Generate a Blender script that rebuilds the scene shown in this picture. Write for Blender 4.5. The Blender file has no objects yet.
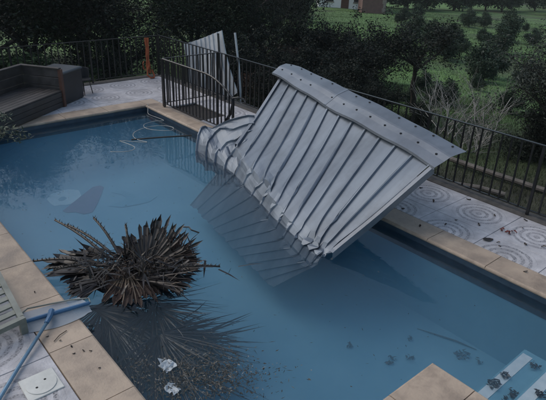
import bpy, math, random
import numpy as np
from mathutils import Matrix, Vector

random.seed(7)
RNG = np.random.default_rng(11)
S = bpy.context.scene
COL = S.collection

# ---------------------------------------------------------------- camera
CAM_H = 3.4
cam_data = bpy.data.cameras.new('camera')
cam = bpy.data.objects.new('camera', cam_data)
COL.objects.link(cam)
cam_data.sensor_width = 36.0
cam_data.lens = 36.0 * 542.85 / 546.0
cam_data.clip_start = 0.05
cam_data.clip_end = 3000
R = ((0.76073323, -0.25321077, 0.5976364), (-0.64795257, -0.3501436, 0.67642955), (0.03797931, -0.90182247, -0.43043444))
cam.matrix_world = Matrix(((R[0][0], -R[0][1], -R[0][2], 0), (R[1][0], -R[1][1], -R[1][2], 0), (R[2][0], -R[2][1], -R[2][2], CAM_H), (0, 0, 0, 1)))
S.camera = cam

# ---------------------------------------------------------------- sky, sun, exposure
SUN_EL, SUN_AZ = math.radians(48), math.radians(-30)
world = bpy.data.worlds.new('World')
S.world = world
world.use_nodes = True
wn, wl = world.node_tree.nodes, world.node_tree.links
bg = wn['Background']
sky = wn.new('ShaderNodeTexSky')
sky.sky_type = 'NISHITA'
sky.sun_disc = False
sky.sun_elevation = SUN_EL
sky.sun_rotation = SUN_AZ
sky.air_density = 1.6
sky.dust_density = 3.0
sky.ozone_density = 2.0
hs = wn.new('ShaderNodeHueSaturation')
hs.inputs['Saturation'].default_value = 0.95
wl.new(sky.outputs[0], hs.inputs['Color'])
# broken overcast: the same soft cloud pattern over the whole sky
wt = wn.new('ShaderNodeTexCoord')
cl = wn.new('ShaderNodeTexNoise')
cl.inputs['Scale'].default_value = 2.6
cl.inputs['Detail'].default_value = 6
wl.new(wt.outputs['Generated'], cl.inputs['Vector'])
cr = wn.new('ShaderNodeMapRange')
cr.inputs['From Min'].default_value = 0.3
cr.inputs['From Max'].default_value = 0.7
cr.inputs['To Min'].default_value = 0.6
cr.inputs['To Max'].default_value = 1.4
wl.new(cl.outputs['Fac'], cr.inputs['Value'])
wl.new(cr.outputs[0], hs.inputs['Value'])
wl.new(hs.outputs[0], bg.inputs['Color'])
bg.inputs['Strength'].default_value = 0.075
sun_data = bpy.data.lights.new('sun', 'SUN')
sun_data.energy = 0.5
sun_data.angle = math.radians(60)
sun_data.color = (1.0, 0.98, 0.96)
sun = bpy.data.objects.new('sun', sun_data)
COL.objects.link(sun)
sd = Vector((math.sin(SUN_AZ) * math.cos(SUN_EL), math.cos(SUN_AZ) * math.cos(SUN_EL), math.sin(SUN_EL)))
sun.rotation_euler = sd.to_track_quat('Z', 'Y').to_euler()
S.view_settings.view_transform = 'Standard'
S.view_settings.look = 'None'
S.view_settings.gamma = 1.0
S.view_settings.use_curve_mapping = False
S.view_settings.exposure = 0.8
S.cycles.max_bounces = 10
S.cycles.transparent_max_bounces = 16
S.cycles.volume_bounces = 3

# ---------------------------------------------------------------- materials
MATS = {}


def nodes_of(name):
    m = bpy.data.materials.new(name)
    m.use_nodes = True
    return m, m.node_tree.nodes, m.node_tree.links, m.node_tree.nodes['Principled BSDF']


def mat(name, col, col2=None, scale=6.0, rough=0.6, rough2=None, metal=0.0, bump=0.0, bscale=None, island=0.0, spec=None, detail=5.0, stretch=None, stain=0.0):
    """noise-mottled procedural material with optional per-piece value change and fine relief"""
    if name in MATS:
        return MATS[name]
    m, n, l, p = nodes_of(name)
    tc = n.new('ShaderNodeTexCoord')
    nz = n.new('ShaderNodeTexNoise')
    nz.inputs['Scale'].default_value = scale
    nz.inputs['Detail'].default_value = detail
    nz.inputs['Roughness'].default_value = 0.62
    if stretch:
        mp = n.new('ShaderNodeMapping')
        mp.inputs['Scale'].default_value = stretch
        l.new(tc.outputs['Object'], mp.inputs['Vector'])
        l.new(mp.outputs[0], nz.inputs['Vector'])
    else:
        l.new(tc.outputs['Object'], nz.inputs['Vector'])
    rp = n.new('ShaderNodeValToRGB')
    rp.color_ramp.elements[0].position = 0.32
    rp.color_ramp.elements[1].position = 0.68
    c2 = col2 or tuple(c * 0.7 for c in col)
    rp.color_ramp.elements[0].color = (*c2, 1)
    rp.color_ramp.elements[1].color = (*col, 1)
    l.new(nz.outputs['Fac'], rp.inputs['Fac'])
    out = rp.outputs['Color']
    if island:
        g = n.new('ShaderNodeNewGeometry')
        oi = n.new('ShaderNodeObjectInfo')
        ad = n.new('ShaderNodeMath')
        ad.operation = 'ADD'
        l.new(g.outputs['Random Per Island'], ad.inputs[0])
        l.new(oi.outputs['Random'], ad.inputs[1])
        fr = n.new('ShaderNodeMath')
        fr.operation = 'FRACT'
        l.new(ad.outputs[0], fr.inputs[0])
        mr = n.new('ShaderNodeMapRange')
        mr.inputs['To Min'].default_value = 1 - island
        mr.inputs['To Max'].default_value = 1 + island
        l.new(fr.outputs[0], mr.inputs['Value'])
        h = n.new('ShaderNodeHueSaturation')
        l.new(out, h.inputs['Color'])
        l.new(mr.outputs[0], h.inputs['Value'])
        out = h.outputs['Color']
    if stain:                                   # blotchy dirt with a shape of its own
        ns = n.new('ShaderNodeTexNoise')
        ns.inputs['Scale'].default_value = 1.1
        ns.inputs['Detail'].default_value = 9
        ns.inputs['Roughness'].default_value = 0.7
        l.new(tc.outputs['Object'], ns.inputs['Vector'])
        ms = n.new('ShaderNodeMapRange')
        ms.inputs['From Min'].default_value = 0.36
        ms.inputs['From Max'].default_value = 0.54
        ms.inputs['To Min'].default_value = 1 - stain
        ms.inputs['To Max'].default_value = 1.0
        l.new(ns.outputs['Fac'], ms.inputs['Value'])
        h2 = n.new('ShaderNodeHueSaturation')
        l.new(out, h2.inputs['Color'])
        l.new(ms.outputs[0], h2.inputs['Value'])
        out = h2.outputs['Color']
    l.new(out, p.inputs['Base Color'])
    p.inputs['Roughness'].default_value = rough
    if rough2 is not None:
        mr2 = n.new('ShaderNodeMapRange')
        mr2.inputs['From Min'].default_value = 0.3
        mr2.inputs['From Max'].default_value = 0.7
        mr2.inputs['To Min'].default_value = rough2
        mr2.inputs['To Max'].default_value = rough
        l.new(nz.outputs['Fac'], mr2.inputs['Value'])
        l.new(mr2.outputs[0], p.inputs['Roughness'])
    p.inputs['Metallic'].default_value = metal
    if spec is not None:
        p.inputs['Specular IOR Level'].default_value = spec
    if bump:
        nb = n.new('ShaderNodeTexNoise')
        nb.inputs['Scale'].default_value = bscale or scale * 6
        nb.inputs['Detail'].default_value = 6
        l.new(tc.outputs['Object'], nb.inputs['Vector'])
        b = n.new('ShaderNodeBump')
        b.inputs['Strength'].default_value = bump
        b.inputs['Distance'].default_value = 0.01
        l.new(nb.outputs['Fac'], b.inputs['Height'])
        l.new(b.outputs[0], p.inputs['Normal'])
    MATS[name] = m
    return m


def leaf_mat(name, col, col2, rough=0.5, island=0.45):
    return mat(name, col, col2, scale=1.3, rough=rough + 0.15, island=island, detail=2, spec=0.22)


mat('stone_coping', (0.47, 0.37, 0.28), (0.33, 0.255, 0.195), scale=2.2, rough=0.75, rough2=0.35, bump=0.4, bscale=45, island=0.10, detail=9, stain=0.32)
mat('mortar', (0.11, 0.10, 0.09), (0.05, 0.047, 0.043), scale=9, rough=0.85, bump=0.3)
mat('concrete_wall', (0.22, 0.21, 0.2), (0.09, 0.09, 0.085), scale=1.5, rough=0.85, bump=0.4)
mat('iron_black', (0.014, 0.014, 0.016), (0.006, 0.006, 0.007), scale=14, rough=0.35, bump=0.15, spec=0.55)
mat('galvanised', (0.19, 0.225, 0.27), (0.115, 0.14, 0.175), scale=1.7, rough=0.5, rough2=0.36, metal=0.4, bump=0.10, bscale=5, stretch=(0.35, 2.6, 0.35), stain=0.25, detail=8)
mat('galvanised_cap', (0.185, 0.21, 0.245), (0.145, 0.165, 0.195), scale=2.3, rough=0.42, rough2=0.28, metal=0.35, bump=0.05, bscale=7, stain=0.22, detail=8)
mat('screw', (0.02, 0.02, 0.022), rough=0.5, metal=0.3)
mat('white_sheet', (0.62, 0.64, 0.66), (0.42, 0.44, 0.47), scale=3, rough=0.5, rough2=0.35)
mat('pool_plaster', (0.23, 0.45, 0.55), (0.13, 0.32, 0.43), scale=0.55, rough=0.6, detail=8)
mat('wall_shade_blue', (0.035, 0.06, 0.09), (0.02, 0.035, 0.055), scale=9, rough=0.35)  # dark blue that paints in the shade on the upper pool wall
mat('step_white', (0.78, 0.82, 0.82), (0.62, 0.7, 0.72), scale=10, rough=0.5)
mat('step_blue', (0.20, 0.42, 0.52), (0.15, 0.34, 0.44), scale=3, rough=0.55)
mat('mosaic_pale', (0.62, 0.80, 0.84), (0.48, 0.7, 0.76), scale=7, rough=0.5)
mat('mosaic_dark', (0.12, 0.31, 0.41), (0.15, 0.37, 0.48), scale=9, rough=0.5)
mat('mosaic_violet', (0.17, 0.10, 0.19), (0.11, 0.07, 0.14), scale=9, rough=0.5)
mat('old_wood', (0.058, 0.052, 0.05), (0.025, 0.022, 0.022), scale=5, rough=0.7, rough2=0.45, bump=0.5, bscale=22, island=0.2)
mat('red_wood', (0.115, 0.05, 0.032), (0.07, 0.03, 0.02), scale=5, rough=0.6, bump=0.3)
mat('cushion_grey', (0.04, 0.04, 0.043), (0.025, 0.025, 0.027), scale=4, rough=0.9, bump=0.4)
mat('box_black', (0.018, 0.02, 0.024), (0.01, 0.011, 0.013), scale=3, rough=0.5)
mat('box_lid', (0.07, 0.08, 0.09), (0.045, 0.05, 0.055), scale=3, rough=0.4)
mat('orange_fabric', (0.42, 0.10, 0.033), (0.26, 0.06, 0.02), scale=11, rough=0.7, bump=0.5)
mat('blue_plastic', (0.05, 0.14, 0.27), (0.035, 0.10, 0.20), scale=6, rough=0.4)
mat('pole_blue', (0.17, 0.29, 0.40), (0.12, 0.22, 0.32), scale=5, rough=0.35, metal=0.3)
mat('resin_grey', (0.24, 0.25, 0.22), (0.12, 0.13, 0.11), scale=4, rough=0.5, bump=0.1)
mat('white_plastic', (0.62, 0.62, 0.58), (0.48, 0.48, 0.45), scale=6, rough=0.45, bump=0.1)
mat('dark_hole', (0.02, 0.02, 0.02), rough=0.8)
mat('hose_white', (0.45, 0.45, 0.42), (0.25, 0.25, 0.23), scale=8, rough=0.4)
mat('palm_brown', (0.046, 0.033, 0.027), (0.018, 0.013, 0.011), scale=9, rough=0.5, rough2=0.3, island=0.5)
mat('palm_dark', (0.018, 0.014, 0.0135), (0.007, 0.006, 0.006), scale=9, rough=0.45, rough2=0.3, island=0.5)
mat('palm_straw', (0.17, 0.125, 0.085), (0.08, 0.055, 0.036), scale=9, rough=0.6, island=0.5)
mat('palm_rust', (0.045, 0.024, 0.017), (0.02, 0.011, 0.008), scale=12, rough=0.8, bump=0.6, island=0.3)
mat('petiole', (0.05, 0.04, 0.032), (0.022, 0.018, 0.015), scale=7, rough=0.5)
mat('wet_leaf', (0.045, 0.028, 0.02), (0.02, 0.014, 0.011), scale=20, rough=0.35, island=0.4)
mat('red_petal', (0.26, 0.05, 0.035), (0.14, 0.03, 0.02), scale=20, rough=0.5, island=0.4)
mat('litter_pale', (0.20, 0.19, 0.165), (0.08, 0.072, 0.06), scale=20, rough=0.5, island=0.6)
mat('litter_dark', (0.035, 0.034, 0.025), (0.014, 0.014, 0.010), scale=20, rough=0.5, island=0.6)
mat('scrap_white', (0.38, 0.43, 0.47), (0.25, 0.29, 0.32), scale=7, rough=0.4)
mat('bark', (0.05, 0.042, 0.036), (0.024, 0.02, 0.017), scale=7, rough=0.9, bump=0.8, bscale=25)
mat('twig_grey', (0.36, 0.35, 0.32), (0.2, 0.19, 0.175), scale=7, rough=0.8, bump=0.3)
mat('soil', (0.03, 0.024, 0.02), (0.014, 0.011, 0.009), scale=9, rough=0.8, bump=1.0)
mat('log_pale', (0.15, 0.135, 0.12), (0.07, 0.062, 0.055), scale=5, rough=0.8, bump=0.5)
mat('house_white', (0.84, 0.85, 0.86), (0.74, 0.75, 0.76), scale=0.8, rough=0.8)
mat('house_roof', (0.24, 0.1, 0.065), (0.15, 0.065, 0.045), scale=1.5, rough=0.8, bump=0.5)
mat('window_dark', (0.02, 0.025, 0.03), rough=0.15)
mat('brick_wall', (0.15, 0.085, 0.075), (0.10, 0.06, 0.055), scale=2.5, rough=0.85, bump=0.5, island=0.25)
mat('quoin_stone', (0.3, 0.25, 0.22), (0.2, 0.17, 0.15), scale=3, rough=0.85)
leaf_mat('leaf_dark', (0.017, 0.025, 0.017), (0.008, 0.011, 0.009))
leaf_mat('leaf_mid', (0.026, 0.042, 0.021), (0.012, 0.019, 0.011))
leaf_mat('leaf_bush', (0.05, 0.085, 0.03), (0.02, 0.036, 0.015))
leaf_mat('leaf_olive', (0.06, 0.07, 0.058), (0.022, 0.028, 0.023), rough=0.45)
leaf_mat('leaf_far', (0.042, 0.068, 0.04), (0.025, 0.042, 0.028))
leaf_mat('leaf_rust', (0.085, 0.05, 0.035), (0.04, 0.026, 0.02))
leaf_mat('grass_blade', (0.075, 0.135, 0.04), (0.05, 0.08, 0.028), rough=0.6)
leaf_mat('weed_blade', (0.045, 0.065, 0.026), (0.032, 0.036, 0.019), rough=0.6)
leaf_mat('oleander', (0.12, 0.145, 0.095), (0.045, 0.062, 0.04), rough=0.35)


def make_tile_mat():
    m, n, l, p = nodes_of('ring_tile')
    tc = n.new('ShaderNodeTexCoord')
    sep = n.new('ShaderNodeSeparateXYZ')
    nw = n.new('ShaderNodeTexNoise')
    nw.inputs['Scale'].default_value = 9
    l.new(tc.outputs['Object'], nw.inputs['Vector'])
    l.new(tc.outputs['Object'], sep.inputs[0])
    ln = n.new('ShaderNodeCombineXYZ')
    l.new(sep.outputs[0], ln.inputs[0])
    l.new(sep.outputs[1], ln.inputs[1])
    le = n.new('ShaderNodeVectorMath')
    le.operation = 'LENGTH'
    l.new(ln.outputs[0], le.inputs[0])

    def math_(op, a, b=None, c=None):
        q = n.new('ShaderNodeMath')
        q.operation = op
        for i, v in enumerate((a, b, c)):
            if v is None:
                continue
            if isinstance(v, (int, float)):
                q.inputs[i].default_value = v
            else:
                l.new(v, q.inputs[i])
        return q.outputs[0]
    r = math_('ADD', le.outputs['Value'], math_('MULTIPLY', math_('SUBTRACT', nw.outputs['Fac'], 0.5), 0.03))
    w = math_('SINE', math_('MULTIPLY', r, 2 * math.pi / 0.092))
    ring = math_('SMOOTH_MIN', math_('MULTIPLY', math_('ADD', w, 0.25), 1.6), 1.0, 0.3)
    ring = math_('MAXIMUM', ring, 0.0)
    lim = math_('LESS_THAN', r, 0.372)
    ring = math_('MULTIPLY', ring, lim)
    # the rings are set from short dark pebbles: broken up round the circle
    vo = n.new('ShaderNodeTexVoronoi')
    vo.inputs['Scale'].default_value = 52
    l.new(tc.outputs['Object'], vo.inputs['Vector'])
    peb = n.new('ShaderNodeMapRange')
    peb.inputs['From Min'].default_value = 0.25
    peb.inputs['From Max'].default_value = 0.6
    peb.inputs['To Min'].default_value = 1.0
    peb.inputs['To Max'].default_value = 0.35
    l.new(vo.outputs['Distance'], peb.inputs['Value'])
    n2 = n.new('ShaderNodeTexNoise')
    n2.inputs['Scale'].default_value = 5
    n2.inputs['Detail'].default_value = 6
    l.new(tc.outputs['Object'], n2.inputs['Vector'])
    ring = math_('MULTIPLY', ring, peb.outputs[0])
    ring = math_('MULTIPLY', ring, math_('ADD', n2.outputs['Fac'], 0.15))
    ring = math_('MULTIPLY', ring, 1.25)
    rp = n.new('ShaderNodeValToRGB')
    rp.color_ramp.elements[0].position = 0.3
    rp.color_ramp.elements[1].position = 0.7
    rp.color_ramp.elements[0].color = (0.41, 0.40, 0.42, 1)
    rp.color_ramp.elements[1].color = (0.60, 0.585, 0.60, 1)
    l.new(n2.outputs['Fac'], rp.inputs['Fac'])
    mx = n.new('ShaderNodeMix')
    mx.data_type = 'RGBA'
    mx.inputs[7].default_value = (0.13, 0.13, 0.145, 1)
    l.new(ring, mx.inputs[0])
    l.new(rp.outputs[0], mx.inputs[6])
    geo = n.new('ShaderNodeNewGeometry')
    n3 = n.new('ShaderNodeTexNoise')
    n3.inputs['Scale'].default_value = 1.7
    n3.inputs['Detail'].default_value = 10
    n3.inputs['Roughness'].default_value = 0.72
    l.new(geo.outputs['Position'], n3.inputs['Vector'])
    dm = n.new('ShaderNodeMapRange')
    dm.inputs['From Min'].default_value = 0.34
    dm.inputs['From Max'].default_value = 0.58
    dm.inputs['To Min'].default_value = 0.66
    dm.inputs['To Max'].default_value = 1.0
    l.new(n3.outputs['Fac'], dm.inputs['Value'])
    hd = n.new('ShaderNodeHueSaturation')
    l.new(mx.outputs[2], hd.inputs['Color'])
    l.new(dm.outputs[0], hd.inputs['Value'])
    l.new(hd.outputs[0], p.inputs['Base Color'])
    rr = n.new('ShaderNodeMapRange')
    rr.inputs['To Min'].default_value = 0.75
    rr.inputs['To Max'].default_value = 0.3
    l.new(n2.outputs['Fac'], rr.inputs['Value'])
    l.new(rr.outputs[0], p.inputs['Roughness'])
    b = n.new('ShaderNodeBump')
    b.inputs['Strength'].default_value = 0.35
    b.inputs['Distance'].default_value = 0.006
    l.new(vo.outputs['Distance'], b.inputs['Height'])
    l.new(b.outputs[0], p.inputs['Normal'])
    MATS['ring_tile'] = m


make_tile_mat()


def make_water_mat():
    m, n, l, p = nodes_of('water')
    n.remove(p)
    out = n['Material Output']
    tc = n.new('ShaderNodeTexCoord')
    nz = n.new('ShaderNodeTexNoise')
    nz.inputs['Scale'].default_value = 3.2
    nz.inputs['Detail'].default_value = 3
    l.new(tc.outputs['Object'], nz.inputs['Vector'])
    b = n.new('ShaderNodeBump')
    b.inputs['Strength'].default_value = 0.11
    b.inputs['Distance'].default_value = 0.03
    l.new(nz.outputs['Fac'], b.inputs['Height'])
    fr = n.new('ShaderNodeFresnel')
    fr.inputs['IOR'].default_value = 1.33
    l.new(b.outputs[0], fr.inputs['Normal'])
    tr = n.new('ShaderNodeBsdfTransparent')
    tr.inputs['Color'].default_value = (0.95, 0.98, 1.0, 1)
    gl = n.new('ShaderNodeBsdfGlossy')
    gl.inputs['Roughness'].default_value = 0.015
    l.new(b.outputs[0], gl.inputs['Normal'])
    mx = n.new('ShaderNodeMixShader')
    l.new(fr.outputs[0], mx.inputs[0])
    l.new(tr.outputs[0], mx.inputs[1])
    l.new(gl.outputs[0], mx.inputs[2])
    l.new(mx.outputs[0], out.inputs['Surface'])
    pv = n.new('ShaderNodeVolumePrincipled')
    pv.inputs['Color'].default_value = (0.42, 0.72, 0.88, 1)
    pv.inputs['Density'].default_value = 0.34
    l.new(pv.outputs[0], out.inputs['Volume'])
    MATS['water'] = m


make_water_mat()


def make_ground_mat():
    m, n, l, p = nodes_of('field_grass')
    tc = n.new('ShaderNodeTexCoord')
    a = n.new('ShaderNodeTexNoise')
    a.inputs['Scale'].default_value = 0.11
    a.inputs['Detail'].default_value = 8
    a.inputs['Roughness'].default_value = 0.65
    l.new(tc.outputs['Object'], a.inputs['Vector'])
    rp = n.new('ShaderNodeValToRGB')
    e = rp.color_ramp.elements
    e[0].position, e[0].color = 0.38, (0.045, 0.06, 0.026, 1)
    e[1].position, e[1].color = 0.66, (0.095, 0.185, 0.048, 1)
    mid = e.new(0.5)
    mid.color = (0.075, 0.14, 0.04, 1)
    l.new(a.outputs['Fac'], rp.inputs['Fac'])
    f = n.new('ShaderNodeTexNoise')
    f.inputs['Scale'].default_value = 2.4
    f.inputs['Detail'].default_value = 6
    l.new(tc.outputs['Object'], f.inputs['Vector'])
    h = n.new('ShaderNodeHueSaturation')
    mr = n.new('ShaderNodeMapRange')
    mr.inputs['From Min'].default_value = 0.25
    mr.inputs['From Max'].default_value = 0.75
    mr.inputs['To Min'].default_value = 0.55
    mr.inputs['To Max'].default_value = 1.4
    l.new(f.outputs['Fac'], mr.inputs['Value'])
    ln = n.new('ShaderNodeVectorMath')
    ln.operation = 'LENGTH'
    l.new(tc.outputs['Object'], ln.inputs[0])
    far = n.new('ShaderNodeMapRange')
    far.inputs['From Min'].default_value = 13.5
    far.inputs['From Max'].default_value = 19.0
    jit = n.new('ShaderNodeMath')
    jit.operation = 'MULTIPLY_ADD'
    jit.inputs[1].default_value = 5.0
    l.new(a.outputs['Fac'], jit.inputs[0])
    l.new(ln.outputs['Value'], jit.inputs[2])
    l.new(jit.outputs[0], far.inputs['Value'])
    soil = n.new('ShaderNodeMix')
    soil.data_type = 'RGBA'
    soil.inputs[6].default_value = (0.034, 0.036, 0.022, 1)
    l.new(far.outputs[0], soil.inputs[0])
    l.new(rp.outputs[0], soil.inputs[7])
    l.new(soil.outputs[2], h.inputs['Color'])
    l.new(mr.outputs[0], h.inputs['Value'])
    l.new(h.outputs[0], p.inputs['Base Color'])
    p.inputs['Roughness'].default_value = 0.9
    b = n.new('ShaderNodeBump')
    b.inputs['Strength'].default_value = 0.9
    b.inputs['Distance'].default_value = 0.15
    l.new(f.outputs['Fac'], b.inputs['Height'])
    l.new(b.outputs[0], p.inputs['Normal'])
    MATS['field_grass'] = m


make_ground_mat()


# ---------------------------------------------------------------- mesh helpers
class MB:
    def __init__(self):
        self.v, self.f = [], []

    def poly(self, pts):
        k = len(self.v)
        self.v += [tuple(p) for p in pts]
        self.f.append(tuple(range(k, k + len(pts))))

    def box(self, x0, x1, y0, y1, z0, z1, bev=0.0):
        """box; with bev the upper edges are chamfered"""
        k = len(self.v)
        if not bev:
            self.v += [(x, y, z) for z in (z0, z1) for x, y in ((x0, y0), (x1, y0), (x1, y1), (x0, y1))]
            self.f += [(k, k + 3, k + 2, k + 1), (k + 4, k + 5, k + 6, k + 7)]
            self.f += [(k + i, k + (i + 1) % 4, k + 4 + (i + 1) % 4, k + 4 + i) for i in range(4)]
        else:
            b = bev
            for z, o in ((z0, 0), (z1 - b, 0), (z1, b)):
                self.v += [(x, y, z) for x, y in ((x0 + o, y0 + o), (x1 - o, y0 + o), (x1 - o, y1 - o), (x0 + o, y1 - o))]
            self.f += [(k, k + 3, k + 2, k + 1), (k + 8, k + 9, k + 10, k + 11)]
            for s in (0, 4):
                self.f += [(k + s + i, k + s + (i + 1) % 4, k + s + 4 + (i + 1) % 4, k + s + 4 + i) for i in range(4)]
        return self

    def tube(self, pts, r, n=6, cap=True):
        pts = [Vector(p) for p in pts]
        if isinstance(r, (int, float)):
            r = [r] * len(pts)
        k = len(self.v)
        up = Vector((0, 0, 1))
        for i, p in enumerate(pts):
            t = (pts[min(i + 1, len(pts) - 1)] - pts[max(i - 1, 0)])
            if t.length < 1e-9:
                t = Vector((0, 0, 1))
            t.normalize()
            a = t.cross(up)
            if a.length < 0.05:
                a = t.cross(Vector((1, 0, 0)))
            a.normalize()
            b = a.cross(t)
            for j in range(n):
                w = 2 * math.pi * (j + 0.5) / n
                self.v.append(tuple(p + (a * math.cos(w) + b * math.sin(w)) * r[i]))
        for i in range(len(pts) - 1):
            for j in range(n):
                q = k + i * n
                self.f.append((q + j, q + (j + 1) % n, q + n + (j + 1) % n, q + n + j))
        if cap:
            self.f.append(tuple(k + j for j in reversed(range(n))))
            e = k + (len(pts) - 1) * n
            self.f.append(tuple(e + j for j in range(n)))
        return self

    def bar(self, a, b, w, h, side=(0, 0, 1)):
        """square bar from a to b, w across and h along 'side'"""
        a, b = Vector(a), Vector(b)
        t = (b - a).normalized()
        u = Vector(side)
        u = (u - t * u.dot(t)).normalized()
        s = t.cross(u)
        k = len(self.v)
        for p in (a, b):
            for i, j in ((-1, -1), (1, -1), (1, 1), (-1, 1)):
                self.v.append(tuple(p + s * (i * w / 2) + u * (j * h / 2)))
        self.f += [(k, k + 3, k + 2, k + 1), (k + 4, k + 5, k + 6, k + 7)]
        self.f += [(k + i, k + (i + 1) % 4, k + 4 + (i + 1) % 4, k + 4 + i) for i in range(4)]
        return self

    def disc(self, c, r, h, n=20):
        k = len(self.v)
        for z in (c[2], c[2] + h):
            self.v += [(c[0] + r * math.cos(2 * math.pi * i / n), c[1] + r * math.sin(2 * math.pi * i / n), z) for i in range(n)]
        self.f.append(tuple(k + n + i for i in range(n)))
        self.f.append(tuple(k + i for i in reversed(range(n))))
        self.f += [(k + i, k + (i + 1) % n, k + n + (i + 1) % n, k + n + i) for i in range(n)]
        return self

    def mesh(self, name, m, smooth=False):
        me = bpy.data.meshes.new(name)
        me.from_pydata(self.v, [], self.f)
        me.materials.append(MATS[m])
        if smooth:
            me.polygons.foreach_set('use_smooth', [True] * len(me.polygons))
        me.update()
        return me

    def build(self, name, m, parent=None, smooth=False, loc=None, rz=None, local=False):
        return link(name, self.mesh(name, m, smooth), parent, loc, rz, local)


def link(name, me, parent=None, loc=None, rz=None, local=True):
    """link a mesh as an object; a child keeps world coordinates unless local is set"""
    o = bpy.data.objects.new(name, me)
    COL.objects.link(o)
    if loc is not None:
        o.location = loc
    if rz is not None:
        o.rotation_euler = (0, 0, rz)
    if parent is not None:
        o.parent = parent
        if not local:
            o.matrix_parent_inverse = base_inv(parent)
    return o


def base_inv(o):
    m = Matrix.Identity(4)
    while o is not None:
        m = (Matrix.Translation(o.location) @ o.rotation_euler.to_matrix().to_4x4() @ Matrix.Diagonal((*o.scale, 1))) @ m
        if o.parent is not None:
            m = o.matrix_parent_inverse @ m
        o = o.parent
    return m.inverted()


def tag(o, label=None, cat=None, group=None, kind=None):
    for k, v in (('label', label), ('category', cat), ('group', group), ('kind', kind)):
        if v:
            o[k] = v
    return o


def empty(name, loc, rz=0.0, label=None, cat=None, group=None):
    o = bpy.data.objects.new(name, None)
    COL.objects.link(o)
    o.empty_display_size = 0.2
    o.location = loc
    o.rotation_euler = (0, 0, rz)
    return tag(o, label, cat, group)


def thicken(o, t):
    md = o.modifiers.new('thickness', 'SOLIDIFY')
    md.thickness = t
    md.offset = -1
    return o


def lerp(a, b, t):
    return tuple(a[i] + (b[i] - a[i]) * t for i in range(len(a)))


# ---------------------------------------------------------------- terrain
WX0, WX1, WY0, WY1 = 1.43, 5.60, 1.87, 10.74      # pool water outline (main basin)
SX0, SY0 = 3.67, 0.45                              # step recess
WZ = -0.12
FLOOR = -1.15


def ground_z(x, y):
    d = math.hypot(x, y)
    if d < 95:
        z = -0.7 - 0.05 * max(0.0, d - 9)
    else:
        z = -5.0 + 34 * (1 - math.exp(-max(0, d - 120) / 320.0))
    z += 0.10 * math.sin(x * 0.55 + 1.3) * math.sin(y * 0.47) * min(1, max(0, d - 8) / 8)
    # old field terraces on the right-hand slope
    if d > 18 and d < 95:
        q = (d * 0.16 + 0.5 * math.sin(math.atan2(y, x) * 5)) % 1.0
        z += 0.13 * (max(0, (q - 0.86) / 0.14) - q * 0.9)
    return z


def axis(lo, hi, a, b, fine):
    out = list(np.arange(a, b, fine))
    s, v = fine, a
    left = []
    while v > lo:
        s *= 1.12
        v -= s
        left.append(v)
    s, v = fine, out[-1]
    right = []
    while v < hi:
        s *= 1.12
        v += s
        right.append(v)
    return left[::-1] + out + right


gx = axis(-420, 420, -8, 46, 0.6)
gy = axis(-420, 420, -6, 44, 0.6)
gv, gf = [], []
for x in gx:
    for y in gy:
        z = ground_z(x, y)
        inside = min(7.35 - x, x + 6.2, 13.2 - y, y + 4.2)
        if inside > 0:
            z = z - min(1, inside / 0.5) * 2.4
        gv.append((x, y, z))
ny = len(gy)
for i in range(len(gx) - 1):
    for j in range(ny - 1):
        k = i * ny + j
        gf.append((k, k + ny, k + ny + 1, k + 1))
mb = MB()
mb.v, mb.f = gv, gf
tag(mb.build('ground', 'field_grass', smooth=True), 'sloping grass field falling away below the railings', 'ground', kind='structure')

# ---------------------------------------------------------------- pool shell, steps, water
mb = MB()


def wall_quad(m_, a, b, z0, z1):
    m_.poly([(a[0], a[1], z0), (b[0], b[1], z0), (b[0], b[1], z1), (a[0], a[1], z1)])


ring = [(WX0, WY0), (SX0, WY0), (SX0, SY0), (WX1, SY0), (WX1, WY1), (WX0, WY1)]
shell = [(x, y) for x, y in ring]
for i in range(6):
    wall_quad(mb, shell[i], shell[(i + 1) % 6], FLOOR, -0.046)
mb.poly([(WX0, WY0, FLOOR), (WX1, WY0, FLOOR), (WX1, WY1, FLOOR), (WX0, WY1, FLOOR)])
mb.poly([(SX0, SY0, FLOOR), (WX1, SY0, FLOOR), (WX1, WY0, FLOOR), (SX0, WY0, FLOOR)])
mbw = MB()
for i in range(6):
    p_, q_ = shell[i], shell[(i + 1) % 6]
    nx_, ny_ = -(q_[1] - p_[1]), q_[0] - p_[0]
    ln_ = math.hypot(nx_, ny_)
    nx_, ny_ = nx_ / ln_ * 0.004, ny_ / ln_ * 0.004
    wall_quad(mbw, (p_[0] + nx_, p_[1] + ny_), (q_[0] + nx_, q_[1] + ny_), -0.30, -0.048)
pool = tag(mb.build('pool', 'pool_plaster'), 'rectangular blue plastered swimming pool basin', 'pool', kind='structure')
mbw.build('wall_shade_band', 'wall_shade_blue', pool)  # dark strip along the wall top, painted shade below the coping
for k, (y1, z) in enumerate(((1.66, -0.50), (1.30, -0.30))):
    st = MB().box(SX0 + 0.01, 5.22, SY0 + 0.01, y1, FLOOR + 0.004, z, bev=0.02).build('step', 'step_blue', pool)
    MB().box(SX0 + 0.06, 5.12, y1 - 0.135, y1 - 0.03, z - 0.01, z + 0.006).build('nosing', 'step_white', st)

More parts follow.
